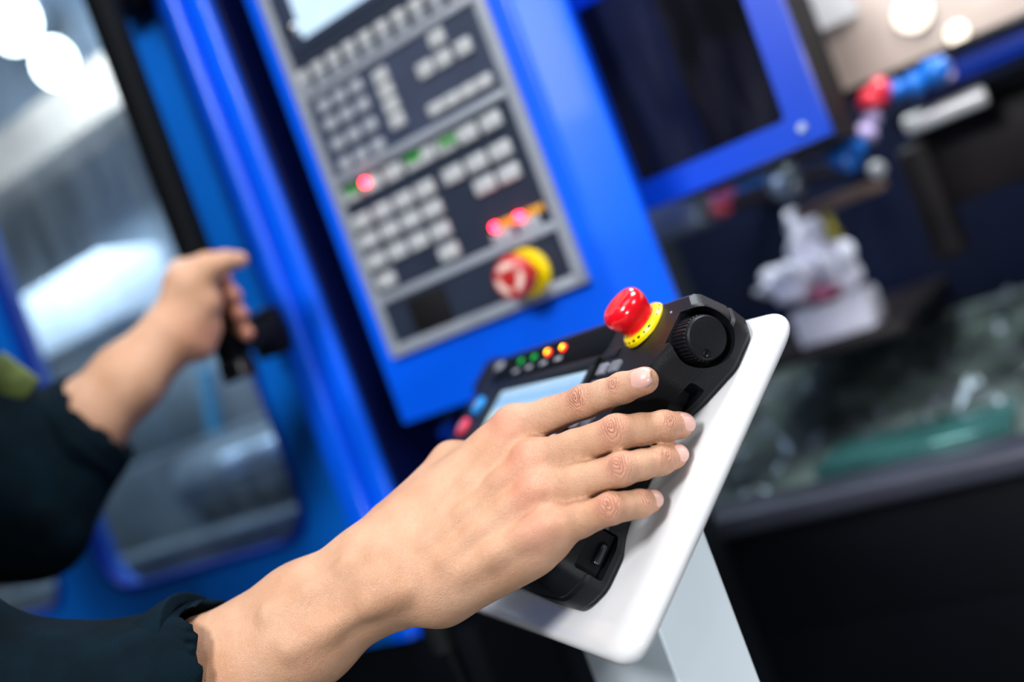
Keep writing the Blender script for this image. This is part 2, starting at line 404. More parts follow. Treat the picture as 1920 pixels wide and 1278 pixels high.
# ------------------------------------------------------------------ implicit surfaces for the figure
class Field:
    def __init__(s, lo, hi, h):
        s.lo = np.array(lo, float); s.h = h; s.n = np.ceil((np.array(hi) - s.lo) / h).astype(int) + 1
        s.f = np.full(s.n, .03, np.float32)
    def block(s, lo, hi):
        a = np.clip(np.floor((np.array(lo) - s.lo) / s.h).astype(int), 0, s.n - 1); b = np.clip(np.ceil((np.array(hi) - s.lo) / s.h).astype(int) + 1, 1, s.n)
        g = [(s.lo[i] + s.h * np.arange(a[i], b[i])).astype(np.float32) for i in range(3)]
        return tuple(slice(a[i], b[i]) for i in range(3)), np.meshgrid(*g, indexing='ij', sparse=True)
    def surf(s, px, py, z0=.5, z1=.68):
        z = np.arange(z0, z1, .0004); P = np.stack([(px - 960) / FPX * z, (py - 639) / FPX * z, z], 1)
        i = np.round((P - s.lo) / s.h).astype(int); ok = ((i >= 0) & (i < s.n)).all(1)
        v = np.where(ok, s.f[tuple(np.clip(i, 0, s.n - 1).T)], 1); k = np.argmax(v < 0)
        return P[k] if v[k] < 0 else None
    def cord(s, pts, r, sink, k=.005):
        q = [s.surf(*p) for p in pts]; q = [a for a in q if a is not None]
        d = np.array([-.35, -.35, -.87]); q = [a - d * sink for a in q]
        for i in range(len(q) - 1): s.cone(q[i], r, q[i + 1], r, k)
    def comb(s, sl, d, k, sub=False):
        f = s.f[sl]
        if sub: d = -d; h = np.clip(.5 - .5 * (d - f) / k, 0, 1); s.f[sl] = f + (d - f) * (1 - h) * 0 + np.maximum(f, d) * 1 - f; s.f[sl] = np.maximum(f, d); return
        h = np.maximum(k - np.abs(f - d), 0) / k
        s.f[sl] = np.minimum(f, d) - h * h * k * .25
    def cone(s, a, ra, b, rb, k=.004, sub=False):
        a = np.array(a, float); b = np.array(b, float); m = max(ra, rb) + k + .006
        if np.any(np.maximum(a, b) + m < s.lo) or np.any(np.minimum(a, b) - m > s.lo + s.h * s.n): return
        sl, (X, Y, Z) = s.block(np.minimum(a, b) - m, np.maximum(a, b) + m)
        v = b - a; L2 = v @ v + 1e-12
        t = np.clip(((X - a[0]) * v[0] + (Y - a[1]) * v[1] + (Z - a[2]) * v[2]) / L2, 0, 1)
        d = np.sqrt((X - a[0] - t * v[0]) ** 2 + (Y - a[1] - t * v[1]) ** 2 + (Z - a[2] - t * v[2]) ** 2) - (ra + (rb - ra) * t)
        s.comb(sl, d, k, sub)
    def ball(s, c, r, k=.004, sub=False, sc_=None, axes=None):
        c = np.array(c, float); m = r * (max(sc_) if sc_ is not None else 1) + k + .006
        sl, (X, Y, Z) = s.block(c - m, c + m)
        if sc_ is None: d = np.sqrt((X - c[0]) ** 2 + (Y - c[1]) ** 2 + (Z - c[2]) ** 2) - r
        else:
            ax = axes if axes is not None else np.eye(3); q = 0
            for i in range(3): q = q + (((X - c[0]) * ax[i][0] + (Y - c[1]) * ax[i][1] + (Z - c[2]) * ax[i][2]) / sc_[i]) ** 2
            d = (np.sqrt(q) - r) * min(sc_)
        s.comb(sl, d, k, sub)
    def chain(s, pts, k=.004, k0=None):
        for i in range(len(pts) - 1):
            s.cone(pts[i][0], pts[i][1], pts[i + 1][0], pts[i + 1][1], k0 if (i == 0 and k0) else k)
    def mesh(s):
        f = s.f; inside = f < 0
        e = []; n = f.shape
        cnt = np.zeros([x - 1 for x in n], np.uint8)
        for dx in (0, 1):
            for dy in (0, 1):
                for dz in (0, 1): cnt += inside[dx:n[0] - 1 + dx, dy:n[1] - 1 + dy, dz:n[2] - 1 + dz]
        act = (cnt > 0) & (cnt < 8); idx = np.argwhere(act); N = len(idx)
        id3 = np.full(act.shape, -1, np.int32); id3[act] = np.arange(N)
        acc = np.zeros((N, 3)); num = np.zeros(N)
        for ax in range(3):
            o = [i for i in range(3) if i != ax]
            for u in (0, 1):
                for v in (0, 1):
                    p0 = idx.copy(); p0[:, o[0]] += u; p0[:, o[1]] += v; p1 = p0.copy(); p1[:, ax] += 1
                    f0 = f[tuple(p0.T)].astype(float); f1 = f[tuple(p1.T)].astype(float); c = (f0 < 0) != (f1 < 0)
                    t = np.where(c, f0 / np.where(c, f0 - f1, 1), 0)
                    q = p0.astype(float); q[:, ax] += t
                    acc[c] += q[c]; num[c] += 1
        V = s.lo + s.h * (acc / num[:, None])
        Q = []
        for ax in range(3):
            a = [slice(None)] * 3; b = [slice(None)] * 3; a[ax] = slice(0, -1); b[ax] = slice(1, None)
            A, Bq = inside[tuple(a)], inside[tuple(b)]
            ch = np.argwhere(A != Bq); o = [(ax + 1) % 3, (ax + 2) % 3]
            ok = np.ones(len(ch), bool)
            for j in o: ok &= (ch[:, j] > 0) & (ch[:, j] < n[j] - 1)
            ch = ch[ok]; s_in = inside[tuple(ch.T)]
            qs = []
            for du, dv in ((1, 1), (0, 1), (0, 0), (1, 0)):
                c = ch.copy(); c[:, o[0]] -= du; c[:, o[1]] -= dv; qs.append(id3[tuple(c.T)])
            q = np.stack(qs, 1); q[~s_in] = q[~s_in][:, ::-1]; Q.append(q)
        Q = np.concatenate(Q); Q = Q[(Q >= 0).all(1)]
        return V, Q
def raw_mesh(name, V, Q, m, parent, attrs=None):
    me = bpy.data.meshes.new(name); me.vertices.add(len(V)); me.vertices.foreach_set('co', V.astype(np.float32).ravel())
    me.loops.add(Q.size); me.loops.foreach_set('vertex_index', Q.astype(np.int32).ravel())
    me.polygons.add(len(Q)); me.polygons.foreach_set('loop_start', np.arange(len(Q), dtype=np.int32) * 4)
    me.polygons.foreach_set('use_smooth', np.ones(len(Q), bool))
    me.update(calc_edges=True); me.validate()
    for k, v in (attrs or {}).items():
        a = me.attributes.new(k, 'FLOAT', 'POINT'); a.data.foreach_set('value', v.astype(np.float32))
    me.materials.append(M[m]); o = bpy.data.objects.new(name, me); C.objects.link(o); o.parent = parent
    return o
def relax(V, Q, it=1, lam=.5):
    a = np.concatenate([Q[:, i] for i in range(4)]); b = np.concatenate([Q[:, (i + 1) % 4] for i in range(4)])
    A = np.concatenate([a, b]); Bb = np.concatenate([b, a]); cnt = np.bincount(A, minlength=len(V))[:, None]
    for _ in range(it):
        S = np.stack([np.bincount(A, weights=V[Bb, i], minlength=len(V)) for i in range(3)], 1)
        V = V + lam * (S / np.maximum(cnt, 1) - V)
    return V
def cp(px, py, z): return np.array([(px - 960) / FPX * z, (py - 639) / FPX * z, z])   # camera-space point
EZ = EYE.z
# ------------------------------------------------------------------ structure
fl = link('floor', B(-4, 3, -3, 4, -.05, 0), 'floor'); fl['kind'] = 'structure'

# ------------------------------------------------------------------ the blue machine: fixed body
mc = root('milling_machine', 'large blue milling machine body with ribbed post and lit work chamber', 'machine', (-1.0, .9, 0))
def rel(z): return EZ + z
post_prof = rounded([(-.797, .86), (-.797, .826), (-.760, .826), (-.757, .842), (-.752, .842), (-.749, .829), (-.722, .829), (-.720, .966), (-.797, .966)],
                    [.002, .014, .011, .003, .003, .009, .008, .002, .002], 5)
link('ribbed_post', prism(nb(), post_prof, 1.035, 2.3), 'blue', mc)
link('gap_shade', B(-.721, -.684, .955, .966, 1.035, 2.3), 'navy', mc)  # dark plate stands in for shade at the back of the groove
link('side_shade', B(-.7215, -.7150, .838, .955, 1.035, 2.3, .002), mat('shade_navy', (.0, .003, .045), .5, spec=.2), mc)  # dark strip paints the groove's shade onto the post's side
link('post_skirt', B(-.798, -.684, .835, .97, .12, 1.034, .004), 'cab', mc)
link('lower_panel', B(-2.4, -.80, .86, .93, .12, rel(-.275), .004), 'cab', mc)
link('base_panel', B(-.80, -.47, .985, 1.04, .12, rel(.02), .004), 'cab', mc)
link('plinth', B(-2.4, -.30, .92, 1.1, 0, .12, .004), 'matte', mc)
link('pipe_behind', tube(nb(), [at(800, 835, .95), at(905, 770, .95)], .010), 'bluedark', mc)
# work chamber seen through the door
link('chamber_back', B(-2.6, -.72, 1.62, 1.66, rel(-.6), 2.5), 'steel', mc)
link('chamber_side', B(-.73, -.70, .98, 1.62, rel(-.6), 2.5), 'steel', mc)
link('chamber_floor', B(-2.6, -.70, .95, 1.62, rel(-.56), rel(-.50)), 'teal', mc)
link('chamber_roof', B(-2.6, -.70, .95, 1.62, 2.36, 2.4), 'steel', mc)
p0 = at(120, 250, 1.45)
link('cross_beam', B(-2.6, -.70, 1.38, 1.5, p0[2] - .055, p0[2] + .055, .01), 'beige', mc)
def chamber_lamp(px, py, r):
    p = at(px, py, 1.5)
    b = link('chamber_lamp', lathe(nb(), [(0, -.03), (r * 1.15, -.03), (r * 1.2, 0), (r * 1.05, .008)], axis_T(p, (.3, -1, -.25))), 'steeld', mc)
    link('lamp_glass', lathe(nb(), [(0, .006), (r * .6, .008), (r * 1.05, .004), (r * 1.05, -.002)], axis_T(p, (.3, -1, -.25))), 'lamp', b)
chamber_lamp(25, 40, .060); chamber_lamp(105, 118, .045); chamber_lamp(208, 185, .014); chamber_lamp(-180, 200, .06)
g0 = at(60, 610, 1.35); g1 = at(290, 565, 1.35)
link('white_guard', box(nb(), g0[0] - .35, g1[0] + .02, 1.25, 1.40, g0[2] - .10, g0[2] + .035, .012), 'guard', mc)
g2 = at(215, 860, 1.2)
sp = at(545, 850, 1.15)
link('spindle_housing', tube(nb(), [at(380, 905, 1.22), at(640, 815, 1.22)], .062, 28), 'steeld', mc)
link('spindle_sleeve', tube(nb(), [at(425, 872, 1.12), at(640, 792, 1.12)], .019, 20), 'steel', mc)
q = at(400, 760, 1.3)
link('coolant_pipe', tube(nb(), [at(385, 690, 1.25), at(412, 850, 1.25)], .013, 12), mat('coolant_pipe_blue', (.02, .22, .40), .35), mc)
lz = at(400, 1010, 1.10)[2]
link('chamber_ledge', B(-2.3, -.72, 1.06, 1.16, lz - .012, lz + .012, .003), 'steeld', mc)
link('table_block', B(-1.75, -1.15, 1.2, 1.45, lz - .2, lz + .16, .01), 'steeld', mc)
link('vise_jaw', B(-1.10, -.98, 1.18, 1.3, lz - .2, lz + .12, .006), 'iron', mc)

# ------------------------------------------------------------------ sliding doors
def door(x0, x1, wx0, wx1, label, zt=2.25):
    d = root('sliding_door', label, 'door', (x0, .87, rel(-.27)))
    zb = rel(-.272); wz0, wz1 = rel(-.138), 2.1
    hole = rounded([(wx0, wz0), (wx1, wz0), (wx1, wz1), (wx0, wz1)], .065, 8)
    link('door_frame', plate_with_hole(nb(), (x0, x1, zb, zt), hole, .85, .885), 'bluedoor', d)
    inner = rounded([(wx0 + .001, wz0 + .001), (wx1 - .001, wz0 + .001), (wx1 - .001, wz1 - .001), (wx0 + .001, wz1 - .001)], .065, 8)
    bm = plate_with_hole(nb(), (0, 1, 0, 1), [(.4, .4), (.6, .4), (.6, .6), (.4, .6)], 0, 1); bm.free()
    ring = nb(); n = len(inner); cx, cz = (wx0 + wx1) / 2, (wz0 + wz1) / 2
    out = inner; inn = [(cx + (p[0] - cx) * (1 - .016 / (wx1 - wx0)), cz + (p[1] - cz) * (1 - .016 / (wz1 - wz0))) for p in inner]
    a = [[ring.verts.new((p[0], y, p[1])) for p in L] for y in (.847, .866) for L in (out, inn)]
    for i in range(n):
        j = (i + 1) % n
        ring.faces.new((a[0][i], a[0][j], a[1][j], a[1][i])); ring.faces.new((a[2][i], a[3][i], a[3][j], a[2][j]))
        ring.faces.new((a[0][i], a[2][i], a[2][j], a[0][j])); ring.faces.new((a[1][i], a[1][j], a[3][j], a[3][i]))
    link('window_gasket', ring, 'bluedark', d)
    link('window_pane', B(wx0 - .004, wx1 + .004, .862, .868, wz0 - .004, wz1 + .004), 'glass', d)
    return d
dr = door(-1.318, -.800, -1.276, -.862, 'blue sliding door with the big smeared window the gripping hand pulls')
door(-1.93, -1.322, -1.87, -1.364, 'neighbouring blue sliding door, its dark window just showing behind the rolled sleeve')

h = root('door_handle', 'long upright black bar handle gripped by the left hand', 'handle', (-.769, .73, rel(.07)))
hx, hy = -.769, .735
link('grip_bar', prism(nb(), rounded([(hx - .015, hy - .014), (hx + .015, hy - .014), (hx + .015, hy + .014), (hx - .015, hy + .014)], .011, 5), rel(.078), 2.0, 0), 'rubber', h)
link('end_cap', prism(nb(), rounded([(hx - .0165, hy - .0155), (hx + .0165, hy - .0155), (hx + .0165, hy + .0155), (hx - .0165, hy + .0155)], .012, 5), rel(.060), rel(.080), .003), 'blackg', h)
bk = link('mount_block', B(-.815, -.772, .805, .8498, rel(.076), rel(.128), .007, 3), 'matte', h)
link('mount_arm', B(-.790, -.762, .74, .82, rel(.088), rel(.112), .005), 'matte', h)
bk2 = at(243, 8, .83)
link('mount_block', B(bk2[0] - .02, bk2[0] + .022, .80, .8498, bk2[2] - .012, bk2[2] + .05, .007, 3), 'matte', h)
link('mount_arm', B(-.800, -.765, .74, .82, bk2[2], bk2[2] + .024, .005), 'matte', h)

# ------------------------------------------------------------------ control panel
PY = .84
cpn = root('control_panel', 'tall blue operating panel with grey keys, screen and red stop button', 'control panel', (-.5, PY, rel(-.04)))
hp = rounded([(-.683, .84), (-.394, .84), (-.3585, .879), (-.366, .905), (-.392, .968), (-.683, .968)], [.010, .012, .006, .006, .004, .004], 7)
link('housing', prism(nb(), hp, rel(-.042), 2.05, .006), 'blue', cpn)
# grey frame made of bars
x0, x1 = -.656, -.4135; zb, zt = rel(.026), 1.96
seps = [(.3085), (.2165), (.0860)]
bw = .0115
bez = link('bezel', B(x0, x0 + bw, PY - .010, PY + .001, zb, zt, .002), 'grey', cpn)
link('bezel', B(x1 - bw, x1, PY - .010, PY + .001, zb, zt, .002), 'grey', cpn)
link('bezel', B(x0 + .002, x1 - .002, PY - .0098, PY + .001, zb, zb + .012, .002), 'grey', cpn)
for s_ in seps: link('bezel', B(x0 + .003, x1 - .003, PY - .0095, PY + .001, rel(s_) - .0046, rel(s_) + .0046, .002), 'grey', cpn)
zs = [zb] + [rel(s_) for s_ in seps[::-1]] + [zt]
for i in range(4):
    link('overlay', B(x0 + .006, x1 - .006, PY - .006, PY + .001, zs[i] + .004, zs[i + 1] - .003), 'slate2' if i == 2 else 'slate', cpn)  # the lighter slate has a hazy reflection put into its colour
KY = PY - .006
def keymesh(wx, wz, hgt=.0045, b=.0015):
    bm = nb(); box(bm, -wx / 2, wx / 2, -hgt, .001, -wz / 2, wz / 2, b, 2)
    return bm
loc_par = wm(cpn).inverted()
protos = {}
def key(px, pz, wx, wz, m='key', name='key', hgt=.0045):
    k = (wx, wz, m, name, hgt)
    loc = loc_par @ Vector((px, KY, rel(pz)))
    if k not in protos:
        o = link(name, keymesh(wx, wz, hgt), m, cpn, local=True); o.location = loc; protos[k] = o
        return o
    return copy_part(protos[k], cpn, loc)
def zz(x, y): return at(460 + x / 1.879, y / 1.879, KY)
# main key field
cols = [-.6305, -.6015, -.573, -.5445]
rowz = [.1985, .1690, .1480, .1258]
KW, KH = .0235, .0150
for c in cols:
    for r_ in rowz[1:]: key(c, r_, KW, KH)
for c in (-.6305, -.6015, -.573, -.5445, -.527, -.505, -.478, -.4495): 
    key(c if c > -.6 or True else c, .1985, KW if c not in (-.527,) else .014, KH)
for c in (-.508, -.479, -.4505): key(c, .1700, .0240, KH)
for c in (-.479, -.4505): key(c, .1475, .0240, KH)
key(-.6275, .1032, .0235, .0150); key(-.5435, .1036, .0235, .0150)
for c in (-.480, -.449): key(c, .0960, .0245, .0120, 'keyd')
for (x, y) in ((385, 668), (600, 553), (720, 495)):
    p = zz(x, y); link('green_strip', B(p[0] - .010, p[0] + .010, KY - .0055, KY, p[2] - .0045, p[2] + .0035, .001), 'greenbar', cpn)
for (x, y) in ((925, 783), (1020, 742)):
    p = zz(x, y); link('orange_strip', B(p[0] - .010, p[0] + .011, KY - .0045, KY, p[2] - .0035, p[2] + .0035, .001), 'orange', cpn)
led = None
for (x, y) in ((433, 642), (888, 798), (972, 761)):
    p = zz(x, y)
    link('indicator_led', lathe(nb(), [(.0031, 0), (.0031, .006), (.0022, .0078), (0, .0085)], axis_T((p[0], KY, p[2]), (0, -1, 0)), 16), 'ledred', cpn)
# number pad
for i, x in enumerate((-.624, -.6015, -.5785)):
    for j, z in enumerate((.2920, .2725, .2510, .2290)): key(x, z, .0165, .0135, 'keyd', 'number_key')
for j in range(4): key(-.5465 + j * 0, .2885 - j * .0155, .0180, .0142, 'key', 'cursor_key')
for (x, z) in ((-.4725, .2922), (-.449, .2720), (-.4735, .2720), (-.496, .2720)): key(x, z, .0185, .0150, 'key', 'arrow_key')
for j in range(4): key(-.5000 + j * .0195, .2340, .0185, .0120, 'key', 'function_key')
# soft keys: two tiers each
for j in range(10):
    k = key(-.637 + j * .0222, .3295, .0155, .0120, 'key', 'soft_key'); key(-.637 + j * .0222, .3180, .0155, .0080, 'keyd', 'soft_key_lower')
# screen
s0 = zz(215, 150)
link('display_frame', B(-.640, -.425, PY - .0085, PY, rel(.355), 1.93, .003), 'slate2', cpn)
link('display', B(s0[0] + .001, -.445, PY - .0095, PY - .004, s0[2] + .004, 1.91), 'screen', cpn)
kb = zz(178, 105)
link('round_cover', lathe(nb(), [(0, .010), (.006, .009), (.0085, .006), (.009, 0)], axis_T((kb[0], PY - .006, kb[2]), (-.25, -1, 0)), 24), 'chrome', cpn)
# stop button
eb = zz(1000, 962)
T = axis_T((eb[0], KY, eb[2]), (0, -1, 0))
es = link('emergency_stop', lathe(nb(), [(.0235, 0), (.0235, .003), (.0215, .0055), (.0215, .006), (0, .006)], T, 40), 'yellow', cpn)
dome = [(.0125, .006), (.0125, .017), (.0165, .020), (.0200, .024), (.0205, .030), (.0185, .0355), (.0120, .038), (0, .0385)]
hd = link('button_head', lathe(nb(), dome, T, 40), 'redp', es)
mk = nb()
for a0 in (90, 210, 330):
    n = 8; A = [math.radians(a0 - 42 + 84 * k / n) for k in range(n + 1)]
    for z_ in ():
        pass
    vi = [mk.verts.new((.0090 * math.cos(a), .0090 * math.sin(a), .0386)) for a in A]; vo = [mk.verts.new((.0150 * math.cos(a), .0150 * math.sin(a), .0381)) for a in A]
    vm = [mk.verts.new((.0120 * math.cos(a), .0120 * math.sin(a), .0388)) for a in A]
    for i in range(n):
        mk.faces.new((vi[i], vi[i + 1], vm[i + 1], vm[i])); mk.faces.new((vm[i], vm[i + 1], vo[i + 1], vo[i]))
bmesh.ops.transform(mk, matrix=T, verts=mk.verts)
link('turn_arrows', mk, 'pink', es)
bp0 = zz(568, 1058); bp1 = zz(760, 1180)
link('blank_cover', B(bp0[0], bp1[0] + .0, KY - .003, KY + .001, rel(.037), rel(.076), .0015), 'matte', cpn)
for (x, z) in ((-.6435, .044), (-.4255, .044)):
    link('screw', lathe(nb(), [(0, .0015), (.002, .0015), (.0025, 0)], axis_T((x, PY - .006, rel(z)), (0, -1, 0)), 12), 'steeld', cpn)

# ------------------------------------------------------------------ blue hood with dark window, right of the panel
bx = root('window_hood', 'blue boxy hood with dark smoked window right of the operating panel', 'machine hood', (-.3, 1.0, rel(.08)))
hole = rounded([(-.4015, rel(.107)), (-.2385, rel(.107)), (-.2345, rel(.30)), (-.4015, rel(.30))], .006, 4)
# gently bowed frame plate plus closed sides
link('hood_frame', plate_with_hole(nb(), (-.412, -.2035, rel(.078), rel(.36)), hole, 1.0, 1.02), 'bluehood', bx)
link('hood_body', plate_with_hole(nb(), (-.406, -.226, rel(.083), rel(.36)), rounded([(-.400, rel(.09)), (-.232, rel(.09)), (-.232, rel(.35)), (-.400, rel(.35))], .004, 3), 1.0195, 1.26), 'matte', bx)
link('hood_back', B(-.406, -.226, 1.255, 1.265, rel(.083), rel(.36)), 'navy', bx)
link('hood_pane', B(-.404, -.232, 1.004, 1.008, rel(.104), rel(.302)), 'darkglass', bx)
link('reflection_sheet', prism(nb(), [(0, 0), (.13, 0), (.13, .10), (.05, .12)], 0, .01, 0, T=frame((-.385, 1.16, rel(.13)), (1, 0, 0), (0, .1, .995), (0, -1, 0))), 'blue', bx)  # blue sheet added behind the glass in place of a reflection
link('reflection_tube', tube(nb(), [(-.26, 1.2, rel(.1)), (-.25, 1.2, rel(.33))], .02), 'pinkbtn', bx)  # pinkish shape added behind the glass, also in place of a reflection
pb = at(1504, 240, 1.0)
link('bolt', lathe(nb(), [(0, .004), (.0035, .004), (.005, .0015), (.0052, 0)], axis_T((pb[0], 1.0, pb[2]), (0, -1, 0)), 16), 'steel', bx)

# ------------------------------------------------------------------ right-hand bench machine
bn = root('chip_trough_cabinet', 'low black cabinet with open trough of swarf and coolant', 'machine cabinet', (0, 1.3, 0))
link('cabinet_front', B(-.62, 1.3, 1.16, 1.20, .10, rel(-.315), .004), 'cab', bn)
link('cabinet_door', B(-.60, 1.25, 1.150, 1.165, .12, rel(-.447), .004), 'cab', bn)
link('rim', B(-.62, 1.3, 1.135, 1.21, rel(-.318), rel(-.290), .008, 3), 'lip', bn)
link('trough', prism(nb(), [(1.19, -.33), (1.19, -.302), (1.45, -.268), (1.78, -.205), (1.80, -.22), (1.5, -.30)], -.62, 1.3, T=frame((0, 0, EZ), (0, 1, 0), (0, 0, 1), (1, 0, 0))), 'chips', bn)
link('back_wall', B(-.7, 1.4, 1.80, 1.84, 0, 2.4), 'navy', bn)
tz = at(1700, 850, 1.27)
link('coolant_pool', B(tz[0] - .10, tz[0] + .13, 1.215, 1.36, rel(-.300), rel(-.279), .004), 'teal', bn)
link('rag_shelf', B(-.50, -.27, 1.345, 1.80, rel(-.165), rel(-.150), .003), 'iron', bn)
link('end_wall', B(1.28, 1.32, 1.2, 1.82, 0, 2.4), 'cab', bn)
link('trough_bar', tube(nb(), [at(1690, 748, 1.5), at(1920, 735, 1.5)], .008), 'blackg', bn)
# loose chips as one mass
cb = nb()
for i in range(520):
    y = rng.uniform(1.22, 1.76); x = rng.uniform(-.60, .35)
    z = -.302 + (y - 1.19) * .131 if y < 1.45 else -.268 + (y - 1.45) * .191
    s_ = rng.uniform(.004, .014); a = rng.uniform(0, 6.28)
    c = Vector((x, y, rel(z) + .004)); u = Vector((math.cos(a), math.sin(a), rng.uniform(-.2, .6))) * s_; v_ = Vector((-math.sin(a), math.cos(a), rng.uniform(-.3, .3))) * s_ * .5
    p = [c - u - v_, c + u - v_, c + u + v_ + Vector((0, 0, s_ * .5)), c - u + v_]
    vs = [cb.verts.new(q_) for q_ in p]; cb.faces.new(vs[:3]); cb.faces.new((vs[0], vs[2], vs[3]))
ch = link('swarf', cb, 'steeld', bn, smooth=False); ch['kind'] = 'stuff'

# beige sheet with glowing discs as lamp reflections, blue rail and dark ram
bg = root('inspection_screen', 'tilted beige metal sheet in black frame at top right with bright lamp reflections on it', 'sheet metal cover', tuple(at(1545, 183, 1.3)))
xa, xb_, za, zb_ = -.2545, 1.28, rel(.1415), rel(.36)
link('sheet', B(xa, xb_, 1.300, 1.306, za, zb_), 'beige', bg)
link('frame_bar', B(xa - .012, xb_, 1.288, 1.31, za - .013, za, .002), 'blackg', bg)
link('frame_bar', B(xa - .014, xa, 1.288, 1.31, za - .013, zb_, .002), 'blackg', bg)
def lamp_glint(px, py, r, parent, d=1.295):  # glowing disc stands in for a lamp's reflection in the sheet
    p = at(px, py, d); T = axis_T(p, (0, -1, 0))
    b = link('lamp_glint', lathe(nb(), [(0, -.004), (r * 1.08, -.004), (r * 1.08, .003), (r, .004)], T, 32), 'steel', parent)
    link('glint_disc', lathe(nb(), [(r, .003), (r * .6, .006), (0, .007)], T, 32), 'warmglint', b)
lamp_glint(1712, 25, .0215, bg); lamp_glint(1795, 62, .0125, bg)
lb = at(1560, 15, 1.296)
tag(link('paper_tag', B(lb[0] - .024, lb[0] + .026, 1.294, 1.2965, lb[2] - .02, lb[2] + .03), 'white'), 'white paper tag on upper left of the beige sheet', 'tag')
kn = at(1500, 38, 1.27)
tag(link('clamp_knob', lathe(nb(), [(0, -.02), (.016, -.02), (.016, .01), (.012, .018), (0, .02)], axis_T(kn, (.3, -1, .2)), 24), 'blackg'), 'round black knob at the hood corner beside the beige sheet', 'knob')
M['hosepale'] = mat('hose_pale', (.55, .45, .75), .4)
rl = root('guide_rail', 'long blue rail running under the beige sheet', 'rail', (0, 1.33, rel(.11)))
link('rail_body', B(-.17, 1.28, 1.30, 1.36, rel(.100), rel(.126), .004), 'bluedark', rl)
link('rail_stop', B(-.132, -.112, 1.290, 1.305, rel(.104), rel(.128), .004), 'hosepale', rl)
ram = root('tool_ram', 'dark iron ram block with bracket right of the blue hose', 'machine part', (0, 1.5, rel(0)))
link('ram_body', B(-.195, 1.28, 1.40, 1.62, rel(-.035), rel(.080), .01), 'iron', ram)
link('bracket', B(-.215, -.175, 1.37, 1.42, rel(-.095), rel(.055), .01, 3), 'iron', ram)
link('ram_top', B(-.205, 1.28, 1.38, 1.62, rel(.078), rel(.098), .004), 'blackg', ram)
ws = [at(1697, 238, 1.34), at(1850, 176, 1.34)]
tag(link('white_roller', tube(nb(), [ws[0], ws[0] * .97 + ws[1] * .03, ws[1] * .97 + ws[0] * .03, ws[1]], [.009, .0125, .0125, .009], 20), 'white'), 'short white roller lying along the dark ram', 'roller')
p = at(1645, 318, 1.35)
tag(link('ball_stop', lathe(nb(), [(.0001, -.011)] + [(.011 * math.sin(t_), -.011 * math.cos(t_)) for t_ in np.linspace(.3, 2.8, 9)] + [(0, .011)], Matrix.Translation(Vector(p)), 20), 'white'), 'small pale ball at left end of the dark ram', 'ball')

def hose(name, label, pts, rads, mats):
    r_ = root(name, label, 'coolant hose', tuple(pts[0]))
    for i in range(len(pts) - 1):
        a, b_ = Vector(pts[i]), Vector(pts[i + 1]); L = (b_ - a).length; T = axis_T(a, b_ - a); R = rads[i]
        link('hose_segment', lathe(nb(), [(0, 0), (R * .75, 0), (R, L * .25), (R, L * .6), (R * .7, L * .85), (R * .55, L * 1.1), (0, L * 1.1)], T, 18), mats[i], r_)
    return r_
M['hoseblue'] = mat('hose_blue', (.01, .16, .62), .3); M['hosered'] = mat('hose_red', (.75, .02, .05), .3); M['hosepale'] = mat('hose_pale', (.55, .45, .75), .4)
M['hosepink'] = mat('hose_pink', (.7, .15, .42), .4)
pz = [(1575, 318), (1590, 280), (1618, 262), (1632, 235), (1638, 205), (1632, 170), (1668, 172), (1702, 165), (1735, 150), (1772, 118)]
hose('coolant_hose', 'thick blue jointed hose with red joint below the beige sheet', [at(x, y, 1.265 + .003 * i) for i, (x, y) in enumerate(pz)],
     [.021, .019, .014, .011, .017, .016, .012, .015, .017], ['hoseblue', 'hoseblue', 'hosepale', 'hosepale', 'hosered', 'hosered', 'hoseblue', 'hoseblue', 'hoseblue'])
pz = [(1352, 402), (1350, 375), (1352, 350), (1378, 348), (1405, 338), (1436, 322)]
hose('coolant_hose', 'short blue hose with pink nozzle under the blue hood', [at(x, y, 1.25) for x, y in pz], [.014, .017, .015, .012, .011], ['hosered', 'hosepink', 'hosepink', 'hoseblue', 'hoseblue'])
p = at(1470, 342, 1.32)
vl = root('round_valve', 'grey round valve between the two blue hoses', 'valve', tuple(p))
link('valve_body', lathe(nb(), [(0, -.02), (.020, -.02), (.023, -.01), (.023, .004), (.018, .008), (.016, .004), (0, .004)], axis_T(p, (-.3, -1, .2)), 28), 'steeld', vl)
link('valve_pipe', tube(nb(), [p + np.array([0, .01, 0]), (p[0], 1.80, p[2])], .008), 'iron', vl)
link('valve_hub', lathe(nb(), [(.008, 0), (.008, .012), (0, .014)], axis_T(p, (-.3, -1, .2)), 20), 'steel', vl)
b0, b1 = at(1490, 400, 1.36), at(1662, 342, 1.36)
tag(link('guide_bar', box(nb(), b0[0], b1[0], 1.35, 1.37, (b0[2] + b1[2]) / 2 - .010, (b0[2] + b1[2]) / 2 + .006, .003), 'brown'), 'flat brownish metal bar running left from the dark ram', 'bar')
p = at(1272, 405, 1.32)
jb = root('junction_box', 'dim grey box beneath the blue hood beside the panel', 'box', (p[0], 1.8, p[2]))
link('box_shell', B(p[0] - .045, p[0] + .035, 1.30, 1.38, p[2] - .025, p[2] + .025, .006), 'steeld', jb)
link('box_arm', B(p[0] - .012, p[0] + .008, 1.37, 1.80, p[2] - .01, p[2] + .01, .002), 'iron', jb)
